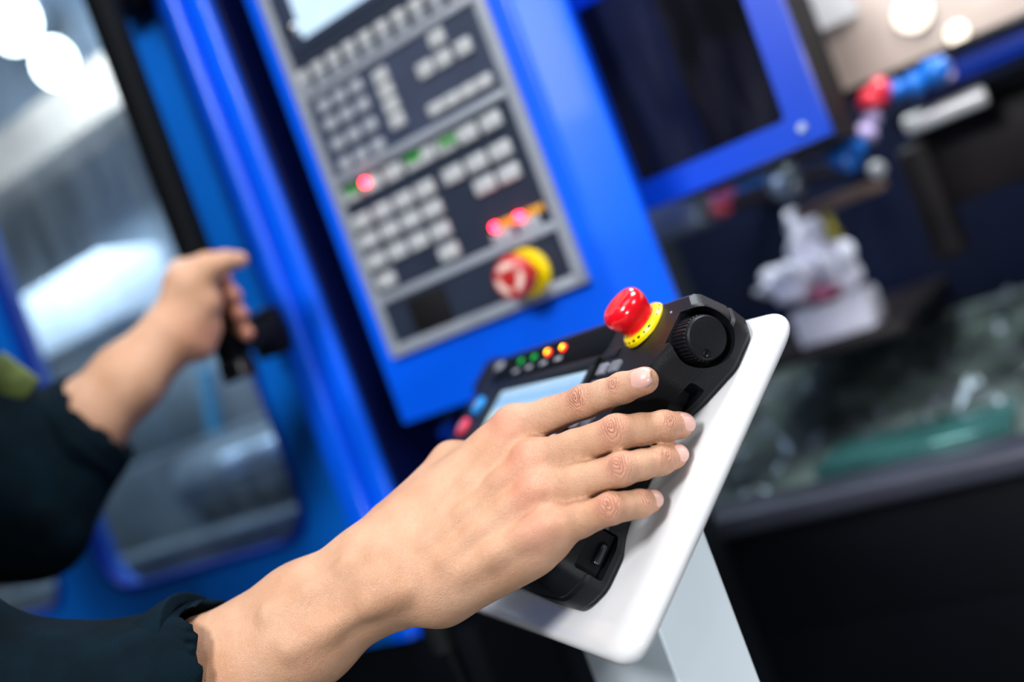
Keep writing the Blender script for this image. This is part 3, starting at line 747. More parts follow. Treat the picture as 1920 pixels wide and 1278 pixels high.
# crumpled rags
def rag(cx, cy, rx, rz, seed, label, Y=1.42, m='cloth', dx=0):
    r_ = np.random.RandomState(seed); bm = nb(); bmesh.ops.create_icosphere(bm, subdivisions=4, radius=1)
    k = r_.normal(size=(7, 3)) * 2.2; ph = r_.uniform(0, 6, 7)
    c = at(cx, cy, Y)
    for v in bm.verts:
        n_ = v.co.normalized(); d = 1 + sum(.10 * math.sin(k[i] @ np.array(n_) * 1.6 + ph[i]) for i in range(7)) + .06 * math.sin(13 * n_.x + 9 * n_.z)
        v.co = Vector((c[0] + n_.x * rx * d + dx * n_.z, c[1] + n_.y * .03 * d, c[2] + n_.z * rz * d))
    return tag(link('rag', bm, m), label, 'cloth')
rag(1512, 462, .026, .045, 3, 'tall crumpled white rag standing under the brown bar', dx=.006)
rag(1482, 525, .046, .024, 5, 'low white rag heap left of the tall rag', 1.40)
rag(1565, 505, .026, .038, 8, 'pale lilac rag right of the tall white rag', 1.41)
rag(1548, 552, .026, .012, 12, 'dark red stained rag in front of the white rags', 1.385, mat('stained_rag', (.22, .04, .10), .8, var=.4, vscale=50))
p = at(1560, 428, 1.38)
tag(link('yellow_fitting', lathe(nb(), [(0, -.018), (.008, -.018), (.011, -.008), (.007, 0), (.007, .018), (0, .02)], axis_T(p, (0, 0, 1)), 16), mat('brass_fitting', (.42, .36, .05), .35, metal=.6)), 'small dull yellow fitting just above the rags', 'fitting')
c0 = at(1565, 592, 1.40)
ct = root('carton', 'grubby white carton standing below the white rags', 'carton', (c0[0], 1.4, c0[2] - .03))
link('carton_body', B(c0[0] - .052, c0[0] + .052, 1.38, 1.46, c0[2] - .028, c0[2] + .018, .002), 'cloth', ct)
link('carton_base', B(c0[0] - .050, c0[0] + .050, 1.385, 1.455, rel(-.150), c0[2] - .027, .001), 'cloth', ct)
link('carton_flap', B(c0[0] - .050, c0[0] + .050, 1.372, 1.45, c0[2] + .016, c0[2] + .022, .001), 'cloth', ct)

# ------------------------------------------------------------------ white tray and its post
tr = root('pedestal_tray', 'glossy white sloping tray on a square white post', 'stand', m=TRAY)
TW = .41
out = rounded([(-TW, -.003), (.005, -.003), (.005, .208), (-TW, .208)], [.022, .022, .022, .022], 9)
bm = nb(); no_ = len(out)
def inset(pts, d):
    P_ = np.array(pts); r_ = []
    for i in range(len(P_)):
        t_ = P_[(i + 1) % len(P_)] - P_[i - 1]; t_ = t_ / np.linalg.norm(t_); r_.append(P_[i] + np.array([-t_[1], t_[0]]) * d)
    return r_
prf = [(-.0065 + .0040 * (1 - math.cos(a_)), .0040 * (1 - math.sin(a_))) for a_ in np.linspace(0, PI / 2, 5)] + [(.0035 - .0050 * (1 - math.sin(a_)), .0050 * (1 - math.cos(a_))) for a_ in np.linspace(0, PI / 2, 7)]
rg_ = [[bm.verts.new((q_[0], q_[1], z_)) for q_ in inset(out, d_)] for z_, d_ in prf]
bm.faces.new(rg_[0][::-1]); bm.faces.new(rg_[-1])
for a_, b_ in zip(rg_, rg_[1:]):
    for i in range(no_): bm.faces.new((a_[i], a_[(i + 1) % no_], b_[(i + 1) % no_], b_[i]))
tt = link('tray_top', bm, 'white', tr, local=True)
tt.data.set_sharp_from_angle(angle=math.radians(80))
inv_t = TRAY.inverted()
# post: upright box aligned with the tray
px_, h0, h1, wx = -.066, .049, .100, .135
def PW(x, hh, z): return Vector(TB) + Vector(TX) * x + Vector(TH) * hh + Vector((0, 0, z))
bm = nb()
def ztop(x, hh): return hh * math.tan(tl) - .009 / math.cos(tl)
cs = [(px_, h0), (px_, h1), (px_ - wx, h1), (px_ - wx, h0)]
lo_ = [bm.verts.new(PW(x, hh, -TB[2] + .012)) for x, hh in cs]; hi_ = [bm.verts.new(PW(x, hh, ztop(x, hh))) for x, hh in cs]
bm.faces.new(lo_[::-1]); bm.faces.new(hi_)
ve = []
for i in range(4): bm.faces.new((lo_[i], lo_[(i + 1) % 4], hi_[(i + 1) % 4], hi_[i]))
ve = [e for e in bm.edges if abs(e.verts[0].co.z - e.verts[1].co.z) > .3]
bmesh.ops.bevel(bm, geom=ve, offset=.003, segments=3, affect='EDGES', profile=.5)
link('post', bm, 'whitepost', tr)
bm = box(nb(), -.36, .10, -.12, .28, 0, .012, .003, T=frame(Vector(TB) + Vector((0, 0, -TB[2])), TX, TH, (0, 0, 1)))
link('foot_plate', bm, 'whitepost', tr)

# ------------------------------------------------------------------ teach pendant lying on the tray
pd = root('teach_pendant', 'black handheld teach pendant with screen, jog dial and red stop button', 'control pendant', m=TRAY)
H0, H1 = .0038, .0430
O = [(-.030, .2035), (-.0165, .192), (-.0155, .168), (-.034, .146), (-.054, .128), (-.057, .070), (-.045, .052), (-.045, .030), (-.058, .016), (-.095, .0155), (-.150, .018), (-.335, .026), (-.372, .045), (-.384, .070), (-.384, .175), (-.362, .2035)]
RD = [.010, .010, .012, .03, .04, .04, .012, .014, .022, .05, .05, .03, .02, .02, .02, .02]
bm = nb(); OR = rounded(O, RD, 9)
n = len(OR)
def ins(pts, d):
    P_ = np.array(pts); out_ = []
    area_ = 0.5 * sum(P_[i][0] * P_[(i + 1) % n][1] - P_[(i + 1) % n][0] * P_[i][1] for i in range(n)); sg = 1 if area_ > 0 else -1
    for i in range(n):
        t_ = P_[(i + 1) % n] - P_[i - 1]; t_ = t_ / (np.linalg.norm(t_) + 1e-12)
        nn = np.array([-t_[1], t_[0]]) * sg
        out_.append(P_[i] + nn * d)
    return out_
prof = [(H0, .003), (H0 + .004, .0), (.018, -.0005), (.020, .0006), (.0215, 0.0), (.0375, .0025), (.0410, .0045), (H1, .0075)]
rg = [[bm.verts.new((p_[0], p_[1], z_)) for p_ in ins(OR, d_)] for z_, d_ in prof]
bm.faces.new(rg[0][::-1]); bm.faces.new(rg[-1])
for a_, b_ in zip(rg, rg[1:]):
    for i in range(n): bm.faces.new((a_[i], a_[(i + 1) % n], b_[(i + 1) % n], b_[i]))
body = link('casing', bm, 'black', pd, local=True)
DV, DH = .1750, .0285
boolean_cut(body, lathe(nb(), [(0, -.034), (.0172, -.034), (.0172, .02), (0, .02)], axis_T((0, DV, DH + .001), (1, 0, 0)), 48))
cut = B(-.064, -.036, .033, .060, .011, .029, .0015); boolean_cut(body, cut)
cut = B(-.052, -.02, .130, .152, .011, .021, .0015); boolean_cut(body, cut)
link('slot_liner', B(-.062, -.052, .034, .059, .012, .028), 'matte', pd, local=True)
link('latch', B(-.053, -.047, .040, .052, .015, .019, .001), 'blackg', pd, local=True)
link('slot_liner', B(-.054, -.044, .131, .151, .0115, .0205), 'matte', pd, local=True)
# dial
r0 = .0131; prof_ = [(0, -.036), (r0, -.036), (r0, -.0208), (r0, -.0200), (r0, -.0190), (r0 - .0003, -.0181), (r0 - .0012, -.0173), (r0 - .0022, -.0172), (0, -.0172)]
bm = nb(); nk = 144; rings = []
for r_, z_ in prof_[1:-1]:
    rings.append([bm.verts.new(((r_ + (.00045 if (k % 4 < 2 and z_ < -.0205) else -.0002) ) * math.cos(2 * PI * k / nk), (r_ + (.00045 if (k % 4 < 2 and z_ < -.0205) else -.0002)) * math.sin(2 * PI * k / nk), z_)) for k in range(nk)])
for a_, b_ in zip(rings, rings[1:]):
    for i in range(nk): bm.faces.new((a_[i], a_[(i + 1) % nk], b_[(i + 1) % nk], b_[i]))
bm.faces.new(rings[0][::-1]); bm.faces.new(rings[-1])
bm.transform(axis_T((0, DV, DH), (1, 0, 0)))
dl = link('jog_dial', bm, 'black', pd, local=True)
boolean_cut(dl, (lambda b_: (bmesh.ops.create_uvsphere(b_, u_segments=20, v_segments=12, radius=.0026), bmesh.ops.translate(b_, verts=b_.verts, vec=(-.0166, DV - .0085, DH - .0035)), b_)[-1])(nb()))
link('finger_dimple', lathe(nb(), [(.0022, .0), (.0016, -.0012), (0, -.0017)], axis_T((-.0171, DV - .0085, DH - .0035), (1, 0, 0)), 20), 'blackg', pd, local=True)
# stop button
tn = Vector((0, .10, 1)).normalized()
Tn = axis_T((-.0745, .1830, H1 - .0005), tn)
st = link('stop_button', lathe(nb(), [(.0165, 0), (.0165, .0022), (.0150, .0042), (.0128, .0046), (0, .0046)], Tn, 56), 'yellow', pd, local=True)
bd = [(.0118, .0046), (.0118, .0075), (.0128, .0100), (.0143, .0130), (.0149, .0165), (.0146, .0196), (.0132, .0222), (.0112, .0236), (.0100, .0240), (.0090, .0237), (.0050, .0240), (0, .0241)]
bm = lathe(nb(), bd, Tn, 56)
o = link('button_cap', bm, 'red', st, local=True)
s2 = o.modifiers.new('s', 'SUBSURF'); s2.levels = 1; s2.render_levels = 1
mk = nb()
for k in range(22):
    if k in (5, 11, 12, 18): continue
    a = 2 * PI * k / 22 + .1; rr_ = .0157
    c = Vector((rr_ * math.cos(a), rr_ * math.sin(a), .0034)); tdir = Vector((-math.sin(a), math.cos(a), 0)); rdir = Vector((math.cos(a), math.sin(a), -1.2)).normalized()
    w2 = .0011 if k % 3 else .0006
    vs = [mk.verts.new(c + tdir * sx * w2 + rdir * sy * .00055 + Vector((.0003 * math.cos(a), .0003 * math.sin(a), .0002))) for sx, sy in ((-1, -1), (1, -1), (1, 1), (-1, 1))]
    mk.faces.new(vs)
mk.transform(Tn); link('ring_lettering', mk, 'black', st, local=True)
# face parts
HF = H1
link('shoulder_panel', prism(nb(), rounded([(-.112, .150), (-.094, .1585), (-.098, .170), (-.060, .150), (-.060, .146)], .002, 3), HF - .001, HF + .0007), 'rubber', pd, local=True) if False else None
link('indicator_strip', prism(nb(), rounded([(-.345, .1695), (-.118, .1695), (-.118, .194), (-.345, .194)], .006, 5), HF - .001, HF + .0008, .0004), 'rubber', pd, local=True)
link('screen_bezel', B(-.312, -.116, .1575, .1665, HF - .001, HF + .0035, .0015), 'black', pd, local=True)
link('screen_bezel', B(-.312, -.116, .0330, .0400, HF - .001, HF + .0035, .0015), 'black', pd, local=True)
link('screen_bezel', B(-.312, -.296, .0335, .1660, HF - .001, HF + .0035, .0015), 'black', pd, local=True)
link('screen_bezel', B(-.124, -.116, .0335, .1660, HF - .001, HF + .0035, .0015), 'black', pd, local=True)
link('screen', B(-.296, -.124, .040, .1575, HF - .001, HF + .0008), 'pscreen', pd, local=True)
LX = [(-.286, 'ledgreen'), (-.2575, 'ledgreen'), (-.2275, 'ledyel'), (-.199, 'ledyel')]
for i, (x, m_) in enumerate(LX):
    b_ = link('status_led', lathe(nb(), [(.0028, 0), (.0028, .0012), (.0012 if m_ == 'ledgreen' else .0022, .0022), (0, .0024)], Matrix.Translation((x, .1845, HF + .0006)), 16), m_ if m_ == 'ledgreen' else 'ledrim', pd, local=True)
    if m_ != 'ledgreen': link('led_core', lathe(nb(), [(.0021, 0), (.0017, .0007), (0, .0009)], Matrix.Translation((x, .1845, HF + .0026)), 14), m_, b_, local=False) if False else link('led_core', lathe(nb(), [(.0021, 0), (.0017, .0007), (0, .0009)], Matrix.Translation((x, .1845, HF + .0026)), 14), m_, b_, local=True)
    link('led_caption', B(x - .0075, x + .0045, .1745, .1775, HF + .0006, HF + .0010), 'label', pd, local=True)
link('maker_plate', B(-.352, -.334, .184, .191, HF + .0001, HF + .0012, .0004), 'label', pd, local=True)
for (x, v_, m_, nm) in ((-.3405, .148, 'bluebtn', 'blue_button'), (-.352, .128, 'pinkbtn', 'red_button')):
    b_ = link(nm, lathe(nb(), [(.0085, 0), (.0085, .002), (.0070, .0035), (0, .0038)], Matrix.Translation((x, v_, HF)), 24), m_, pd, local=True)
    link('button_symbol', lathe(nb(), [(.0028, 0), (.0028, .0003), (0, .0003)], Matrix.Translation((x, v_, HF + .0038)), 12), 'label', b_, local=True)
kp = None
M['gkey'] = mat('pendant_key', (.17, .18, .21), .38, var=.15, vscale=200)
for c, x in enumerate((-.1045, -.0870)):
    for r_ in range(9):
        v_ = .1555 - r_ * .0128
        if kp is None:
            kp = link('pendant_key', prism(nb(), rounded([(-.0066, -.0042), (.0050, -.0042), (.0066, .0020), (.0045, .0042), (-.0066, .0042)], .001, 2), 0, .0022, .0006), 'gkey', pd, local=True); kp.location = (x, v_, HF - .0003)
        else: copy_part(kp, pd, (x, v_, HF - .0003))
link('face_groove', B(-.113, -.1115, .036, .166, HF - .001, HF + .0012, .0003), 'matte', pd, local=True)
link('raised_tab', prism(nb(), rounded([(-.108, .1640), (-.094, .1640), (-.094, .1712), (-.108, .1712)], .002, 3), HF - .001, HF + .0009, .0004), 'black', pd, local=True)
link('side_clip', B(-.412, -.376, .172, .206, .016, .040, .004, 2), 'matte', pd, local=True)
link('rivet', lathe(nb(), [(.0008, 0), (.0005, .0005), (0, .0006)], Matrix.Translation((-.046, .1875, HF)), 10), 'label', pd, local=True)
cb_ = root('pendant_cable', 'thick black cable dropping behind the tray edge under the wrist', 'cable', tuple(atd(852, 1150, .80)))
cpts = [Vector(TB) + Vector(TX) * x + Vector(TV) * v_ + Vector(TN) * h_ for x, v_, h_ in ((-.345, .04, .016), (-.345, .012, .015), (-.345, -.008, .010), (-.344, -.018, -.006))]
c_last = cpts[-1]
for k in range(1, 9): cpts.append(c_last + Vector((.004 * math.sin(k), .003 * math.cos(k), -.05 * k)))
link('cable_sheath', tube(nb(), cpts, [.008, .008, .009, .009] + [.0075] * 8, 16), 'rubber', cb_)
link('strain_relief', tube(nb(), [cpts[3], cpts[3] + Vector((0, 0, -.03))], [.0125, .0105], 18), 'matte', cb_)

# ------------------------------------------------------------------ the operator
pr = root('person', 'person in dark navy jacket, one hand on the black pendant, other gripping the door bar', 'person', tuple(cam2world([[-.62, .35, .62]])[0]))
dn = np.array([-.51, -.51, -.70]); dn /= np.linalg.norm(dn); pdn = -dn
# right arm -----------------------------------------------------
fing = {
 'index': [((968, 802, .597), .0122), ((1097, 753, .5725), .0092), ((1168, 727, .5575), .0083), ((1209, 713, .5470), .0076)],
 'middle': [((1005, 868, .574), .0122), ((1157, 811, .5460), .0095), ((1246, 799, .5500), .0083), ((1274, 797, .5570), .0077)],
 'ring': [((1012, 928, .560), .0120), ((1166, 879, .5360), .0087), ((1240, 863, .5430), .0076), ((1264, 855, .5500), .0071)],
 'little': [((1030, 996, .546), .0112), ((1146, 953, .5300), .0079), ((1200, 944, .5370), .0072), ((1218, 939, .5430), .0067)],
}
LAT = np.array([.1, .85, -.45]); LAT /= np.linalg.norm(LAT)
def dorsal(b_):
    q_ = -np.cross(b_, LAT); return q_ / np.linalg.norm(q_)
FB = {k: [(cp(*p), r) for p, r in v] for k, v in fing.items()}
wr = {'index': (765, 1012, .590), 'middle': (782, 1045, .581), 'ring': (800, 1075, .573), 'little': (818, 1098, .566)}
F = Field((-.235, -.015, .485), (.118, .265, .69), .00112)
# forearm: two bones side by side, then the flesh
ax = cp(560, 1178, .585) - cp(715, 1070, .575); ax /= np.linalg.norm(ax)
kn_ = np.cross(ax, dn); kn_ /= np.linalg.norm(kn_)
if kn_[1] < 0: kn_ = -kn_
c0, c1, c2, c3 = cp(772, 1062, .580), cp(700, 1082, .580), cp(575, 1168, .585), cp(380, 1290, .595)
c4 = c3 + (c3 - c2) * .8
for s_, dr_ in ((-1, 0), (1, 0)):
    F.chain([(c0 + kn_ * s_ * .0105 - dn * .0, .0192), (c1 + kn_ * s_ * .0105, .0205), (c2 + kn_ * s_ * .0100, .0255), (c3 + kn_ * s_ * .0095, .0300), (c4 + kn_ * s_ * .009, .0320)], .012)
F.ball(cp(722, 1098, .556) , .0125, .014)                       # ulnar head
for k in fing:
    a = cp(*wr[k]); m = FB[k][0][0]
    r0_, r1_ = {'index': (.0165, .0135), 'middle': (.0160, .0128), 'ring': (.0155, .0124), 'little': (.0155, .0120)}[k]
    F.cone(a, r0_, m + pdn * .0015, r1_, .012)
    F.cone(a + pdn * .010, .015, m + pdn * .009 - (m - a) * .12, .0115, .012)
# webs between the metacarpals
ks = list(fing)
for a, b in zip(ks, ks[1:]):
    F.cone((cp(*wr[a]) + cp(*wr[b])) / 2 , .0135, (FB[a][0][0] + FB[b][0][0]) / 2 + pdn * .004 - (FB[a][0][0] - cp(*wr[a])) * .06, .0098, .008)
F.cone(cp(830, 1102, .566), .0150, cp(1000, 1030, .556), .0110, .012)
# wrist joins
for k in ks: F.cone(cp(*wr[k]), .0155, c0 + (cp(*wr[k]) - c0) * .55 + (c1 - c0) * .5, .0175, .016)
# thumb, reaching under the hand to the pendant's face
F.chain([(cp(748, 985, .598), .0165), (cp(848, 868, .622), .0128), (cp(925, 852, .645), .0108), (cp(985, 838, .661), .0092)], .006, .014)
F.cone(cp(790, 1010, .60), .015, cp(905, 890, .612), .0115, .014)
F.cone(cp(800, 960, .595), .012, cp(930, 845, .602), .0115, .016)
# fingers
for k, v in FB.items():
    G = [(v[0][0], v[0][1]), (v[0][0] * .5 + v[1][0] * .5, (v[0][1] + v[1][1]) / 2 * .965), (v[1][0], v[1][1]), (v[1][0] * .5 + v[2][0] * .5, (v[1][1] + v[2][1]) / 2 * .985), (v[2][0], v[2][1]), (v[3][0], v[3][1])]
    F.cone(G[0][0], G[0][1], G[1][0], G[1][1], .007)
    for i in range(1, 5): F.cone(G[i][0], G[i][1], G[i + 1][0], G[i + 1][1], .0022)
    # knuckle bulges and pads
    d1 = v[1][0] - v[0][0]; d1 /= np.linalg.norm(d1); dd = dn - d1 * (dn @ d1); dd /= np.linalg.norm(dd)
    F.ball(v[0][0] + dn * .0046, v[0][1] * .76, .007)
    F.ball(v[1][0] + dd * .0010, v[1][1] * .93, .004)
    F.ball(v[2][0] + dd * .0008, v[2][1] * .93, .003)
# extensor tendons and veins, laid on the skin
F.cord([(810, 985), (880, 905), (950, 815)], .0030, .0020, .009)
F.cord([(800, 1020), (870, 965), (935, 905), (985, 868)], .0034, .0020, .009)
F.cord([(830, 1050), (890, 1000), (950, 950), (1000, 918)], .0032, .0020, .009)
F.cord([(860, 1075), (920, 1040), (980, 1005), (1025, 985)], .0030, .0020, .009)
F.cord([(500, 1150), (580, 1110), (650, 1060), (700, 1040)], .0024, .0028, .010)
F.cord([(540, 1215), (610, 1180), (690, 1130), (750, 1110)], .0024, .0028, .010)
V, Q = F.mesh(); V = relax(V, Q, 2, .4)
wa = np.zeros(len(V)); wb = np.zeros(len(V)); wmk = np.zeros(len(V)); red = np.zeros(len(V)); wf = np.zeros(len(V))
for k, v in FB.items():
    for i, (sig, amp, rd) in ((0, (.010, .0, .75)), (1, (.0062, 1.0, .75)), (2, (.0045, .75, .55)), (3, (.006, 0, .55))):
        P = v[i][0]; pv = v[max(i - 1, 0)][0]; nx = v[min(i + 1, 3)][0]
        d1 = nx - pv; d1 = d1 / np.linalg.norm(d1); dd = dorsal(d1); lat = np.cross(d1, dd)
        c = P + dd * v[i][1]
        R = V - c; A = R @ d1; Bq = R @ lat; D = np.sqrt((R ** 2).sum(1))
        m = np.exp(-(A / sig) ** 2 - (Bq / (sig * 1.1)) ** 2) * (np.abs(R @ dd) < .012)
        up = (amp * m) > wmk
        wa[up] = A[up]; wb[up] = Bq[up]; wmk = np.maximum(wmk, amp * m)
        red = np.maximum(red, rd * np.exp(-(D / (sig * 1.25)) ** 2))
    L = v[3][0] - v[0][0]; Ln = np.linalg.norm(L); t = ((V - v[0][0]) @ L) / Ln ** 2
    D = np.sqrt(((V - v[0][0] - np.clip(t, 0, 1)[:, None] * L) ** 2).sum(1))
    wf = np.maximum(wf, ((t > -.1) & (D < .017)) * np.clip(t * 3 + .3, 0, 1) * .9)
wc_ = ((V - FB['middle'][0][0]) @ (lambda d_: d_ / np.linalg.norm(d_))(FB['middle'][3][0] - FB['middle'][0][0]))
wmk = np.clip((wmk - .06) / .94, 0, 1); parts_V = [V]; parts_Q = [Q]; AT = [(wa, wb, wmk, red, wf, wc_)]; off = len(V)
# left arm (further away) ----------------------------------------
BX = cp(392, 560, 1.012)                     # the bar's axis where the hand holds it
bd_ = np.array([sr, cr, 0.0])                # down the bar in camera space
Fl = Field((-.50, -.10, .86), (-.20, .27, 1.09), .0019)
wrist = cp(316, 634, .962); cuff_l = cp(160, 792, .935); elb = cp(20, 930, .915)
for s_ in (-1, 1):
    o_ = np.array([.55, .75, -.2]) * s_ * .008
    Fl.chain([(wrist + o_, .0215), (wrist * .5 + cuff_l * .5 + o_, .0255), (cuff_l + o_, .030), (elb + o_, .036)], .014)
def lp(px, py, z): return cp(px, py, z)
Fl.cone(lp(330, 615, .965), .023, lp(352, 545, .972), .0235, .016)
Fl.cone(lp(352, 628, .967), .019, lp(380, 570, .968), .0185, .014)       # thenar and heel
Fl.cone(lp(378, 648, .972), .0135, lp(392, 618, .975), .012, .012)
Fl.cone(lp(345, 530, .985), .017, lp(372, 590, .992), .016, .014)
Fl.cone(lp(352, 520, .972), .016, lp(385, 505, .972), .0145, .012)
Fl.chain([(lp(365, 528, .966), .0165), (lp(392, 502, .966), .0125), (lp(422, 490, .972), .0098), (lp(449, 487, .980), .0082)], .006, .012)
fl4 = []
for i in range(4):
    o_ = bd_ * (.0195 * i)
    base = lp(338, 508, .998) + o_ * .95; mid = lp(372, 500, 1.040) + o_; kn2 = lp(405, 503, 1.036) + o_; tip = lp(424, 521, 1.006) + o_ * 1.0
    r = (.0098, .0100, .0096, .0084)[i]
    pts_ = [(base, .0125), (mid, r * 1.05), (kn2, r), (tip, r * .9)]
    if i == 0: pts_[-1] = (lp(418, 522, 1.004), r * .88)
    Fl.cone(pts_[0][0], pts_[0][1], pts_[1][0], pts_[1][1], .008); Fl.cone(pts_[1][0], pts_[1][1], pts_[2][0], pts_[2][1], .003); Fl.cone(pts_[2][0], pts_[2][1], pts_[3][0], pts_[3][1], .003)
    fl4.append(pts_)
V, Q = Fl.mesh(); V = relax(V, Q, 2, .5); n_ = len(V)
rd_ = np.zeros(n_)
for p_ in fl4: rd_ = np.maximum(rd_, .9 * np.exp(-(((V - p_[3][0]) ** 2).sum(1)) / .018 ** 2))
rd_ = np.maximum(rd_, .5 * np.exp(-(((V - lp(385, 640, .97)) ** 2).sum(1)) / .03 ** 2))
parts_V.append(V); parts_Q.append(Q + off); AT.append((np.zeros(n_),) * 3 + (rd_, np.zeros(n_), np.zeros(n_))); off += n_
# head, neck and trunk, out of the frame to the left --------------
UPc = np.array([-sr, -cr, 0.0])              # world up in camera space
RS, LS = np.array([-.49, .03, .50]), np.array([-.74, .00, .82])
RE, LE = cp(-25, 1400, .60), elb
mid = (RS + LS) / 2; neck = mid + UPc * .07
face = np.cross(UPc, LS - RS); face /= np.linalg.norm(face)
if face[0] < 0: face = -face
head = mid + UPc * .235 + face * .03
Ft = Field((-1.05, -.55, .2), (-.15, .75, 1.15), .006)
Ft.cone(neck - UPc * .05, .06, head - UPc * .05, .055, .02)
lat = (LS - RS) / np.linalg.norm(LS - RS)
Ft.ball(head, 1.0, .02, sc_=(.078, .118, .096), axes=(lat, UPc, face))
Ft.cone(head - UPc * .065 + face * .035, .040, head - UPc * .085 + face * .055, .030, .03)
Ft.cone(head + face * .092 + UPc * .015, .009, head + face * .112 - UPc * .022, .014, .01)
for s_ in (-1, 1):
    Ft.ball(head + lat * s_ * .080 - UPc * .01, 1.0, .006, sc_=(.010, .032, .020), axes=(lat, UPc, face))
    Ft.ball(head + lat * s_ * .031 + face * .090 + UPc * .010, .013, .008)
Ft.cone(head + face * .093 - UPc * .050 - lat * .02, .008, head + face * .093 - UPc * .050 + lat * .02, .008, .008)
Ft.cone(mid - UPc * .02, .10, mid - UPc * .50, .11, .05)
for S_, E_ in ((RS, RE), (LS, LE)):
    Ft.cone(S_, .05, E_, .038, .03); Ft.cone(mid, .06, S_, .05, .04)
Ft.cone(RE, .036, c3, .030, .02); Ft.cone(LE, .036, cuff_l, .030, .02)
V, Q = Ft.mesh(); n_ = len(V)
parts_V.append(V); parts_Q.append(Q + off); AT.append((np.zeros(n_),) * 6); off += n_
VV = cam2world(np.concatenate(parts_V)); QQ = np.concatenate(parts_Q)
wminv = np.array(wm(pr).inverted())
def toloc(P): return P @ wminv[:3, :3].T + wminv[:3, 3]
at_ = [np.concatenate([a[i] for a in AT]) for i in range(6)]
raw_mesh('body', toloc(VV), QQ, 'skin', pr, dict(wa=at_[0], wb=at_[1], wm=at_[2], red=at_[3], wf=at_[4], wc=at_[5]))
# hair
Fh = Field((-1.05, -.55, .2), (-.25, .2, 1.15), .006)
Fh.ball(head + UPc * .018 - face * .012, 1.0, .02, sc_=(.088, .122, .104), axes=(lat, UPc, face))
Fh.ball(head - UPc * .055 + face * .085, .095, .01, sub=True)
V, Q = Fh.mesh(); raw_mesh('hair', toloc(cam2world(V)), Q, 'hair', pr)
# nails
for k, v in FB.items():
    tip, r = v[3]; d1 = v[3][0] - v[2][0]; d1 /= np.linalg.norm(d1)
    rt = {'index': 0.12, 'middle': .10, 'ring': .10, 'little': .10}[k]
    dd = dorsal(d1); lat_ = np.cross(d1, dd)
    if k == 'index': dd = dd * math.cos(rt) + lat_ * math.sin(rt) * 0; 
    nu, nv = 12, 13; P = []; half = 1.02; Ln = r * 1.42
    for u in range(nu + 1):
        s_ = u / nu; a_ = (-.78 + 1.66 * s_) * r + .0012
        wdt = half * (1 - .10 * (1 - s_) ** 2) * (1 - .28 * max(0, (s_ - .80) / .2) ** 2 - .45 * max(0, (.15 - s_) / .15) ** 2)
        for j in range(nv + 1):
            th = (j / nv * 2 - 1) * wdt
            rr_ = r + .00025 - .0006 * (abs(j / nv * 2 - 1) ** 4) - (.0006 if u == 0 else 0)
            ar = max(0.0, a_) ; 
            rad_c = math.sqrt(max(rr_ ** 2 - ar ** 2 * .62, 1e-8))
            P.append(tip + d1 * a_ + (dd * math.cos(th) + lat_ * math.sin(th)) * rad_c)
    P = cam2world(P); bm = nb(); vs = [bm.verts.new(p_) for p_ in P]
    for u in range(nu):
        for j in range(nv): bm.faces.new((vs[u * (nv + 1) + j], vs[u * (nv + 1) + j + 1], vs[(u + 1) * (nv + 1) + j + 1], vs[(u + 1) * (nv + 1) + j]))
    o = link('fingernail', bm, 'nail', pr)
    sd = o.modifiers.new('t', 'SOLIDIFY'); sd.thickness = .0005; sd.offset = -1
# jacket -----------------------------------------------------------
def wrinkle(Fd, amp, seed, dirs=9, lo=25, hi=80):
    r_ = np.random.RandomState(seed)
    g = [(Fd.lo[i] + Fd.h * np.arange(Fd.n[i])).astype(np.float32) for i in range(3)]
    X, Y, Z = np.meshgrid(*g, indexing='ij', sparse=True)
    w_ = 0
    for i in range(dirs):
        k = r_.normal(size=3); k = k / np.linalg.norm(k) * r_.uniform(lo, hi)
        w_ = w_ + np.sin(k[0] * X + k[1] * Y + k[2] * Z + r_.uniform(0, 6) + 1.3 * np.sin(.4 * (k[1] * X - k[0] * Y + k[2] * Z)))
    Fd.f += (w_ * amp / math.sqrt(dirs)).astype(np.float32)
Fj = Field((-1.1, -.35, .15), (-.12, .85, 1.2), .0048)
Fj.cone(mid - UPc * .03, .135, mid - UPc * .45, .150, .06)
Fj.cone(mid + UPc * .03, .085, mid - UPc * .05, .12, .04)
cR0 = cp(400, 1262, .594); cR1 = cp(230, 1345, .600)
sl_l0 = cp(150, 812, .937); sl_l1 = cp(40, 900, .92)
Fj.chain([(mid - UPc * .05, .10), (RS, .075), (RE, .062), (cR1, .052), (cR0 + (cR1 - cR0) * .12, .048)], .03)
Fj.chain([(mid - UPc * .05, .10), (LS, .085), (LE * .75 + LS * .25 , .078), (LE, .070), (sl_l1, .062), (sl_l0, .052)], .03)
wrinkle(Fj, .0042, 5)
wr_ax = (cR0 - cR1) / np.linalg.norm(cR0 - cR1); Fj.cone(cR1, .040, cR0 + wr_ax * .06, .040, .002, sub=True)
wl_ax = (sl_l0 - sl_l1) / np.linalg.norm(sl_l0 - sl_l1); Fj.cone(sl_l1, .042, sl_l0 + wl_ax * .06, .042, .002, sub=True)
Fj.cone(neck + UPc * .02, .065, neck + UPc * .2, .065, .002, sub=True)
V, Q = Fj.mesh(); V = relax(V, Q, 2, .5); jk = raw_mesh('jacket', toloc(cam2world(V)), Q, 'jacket', pr)
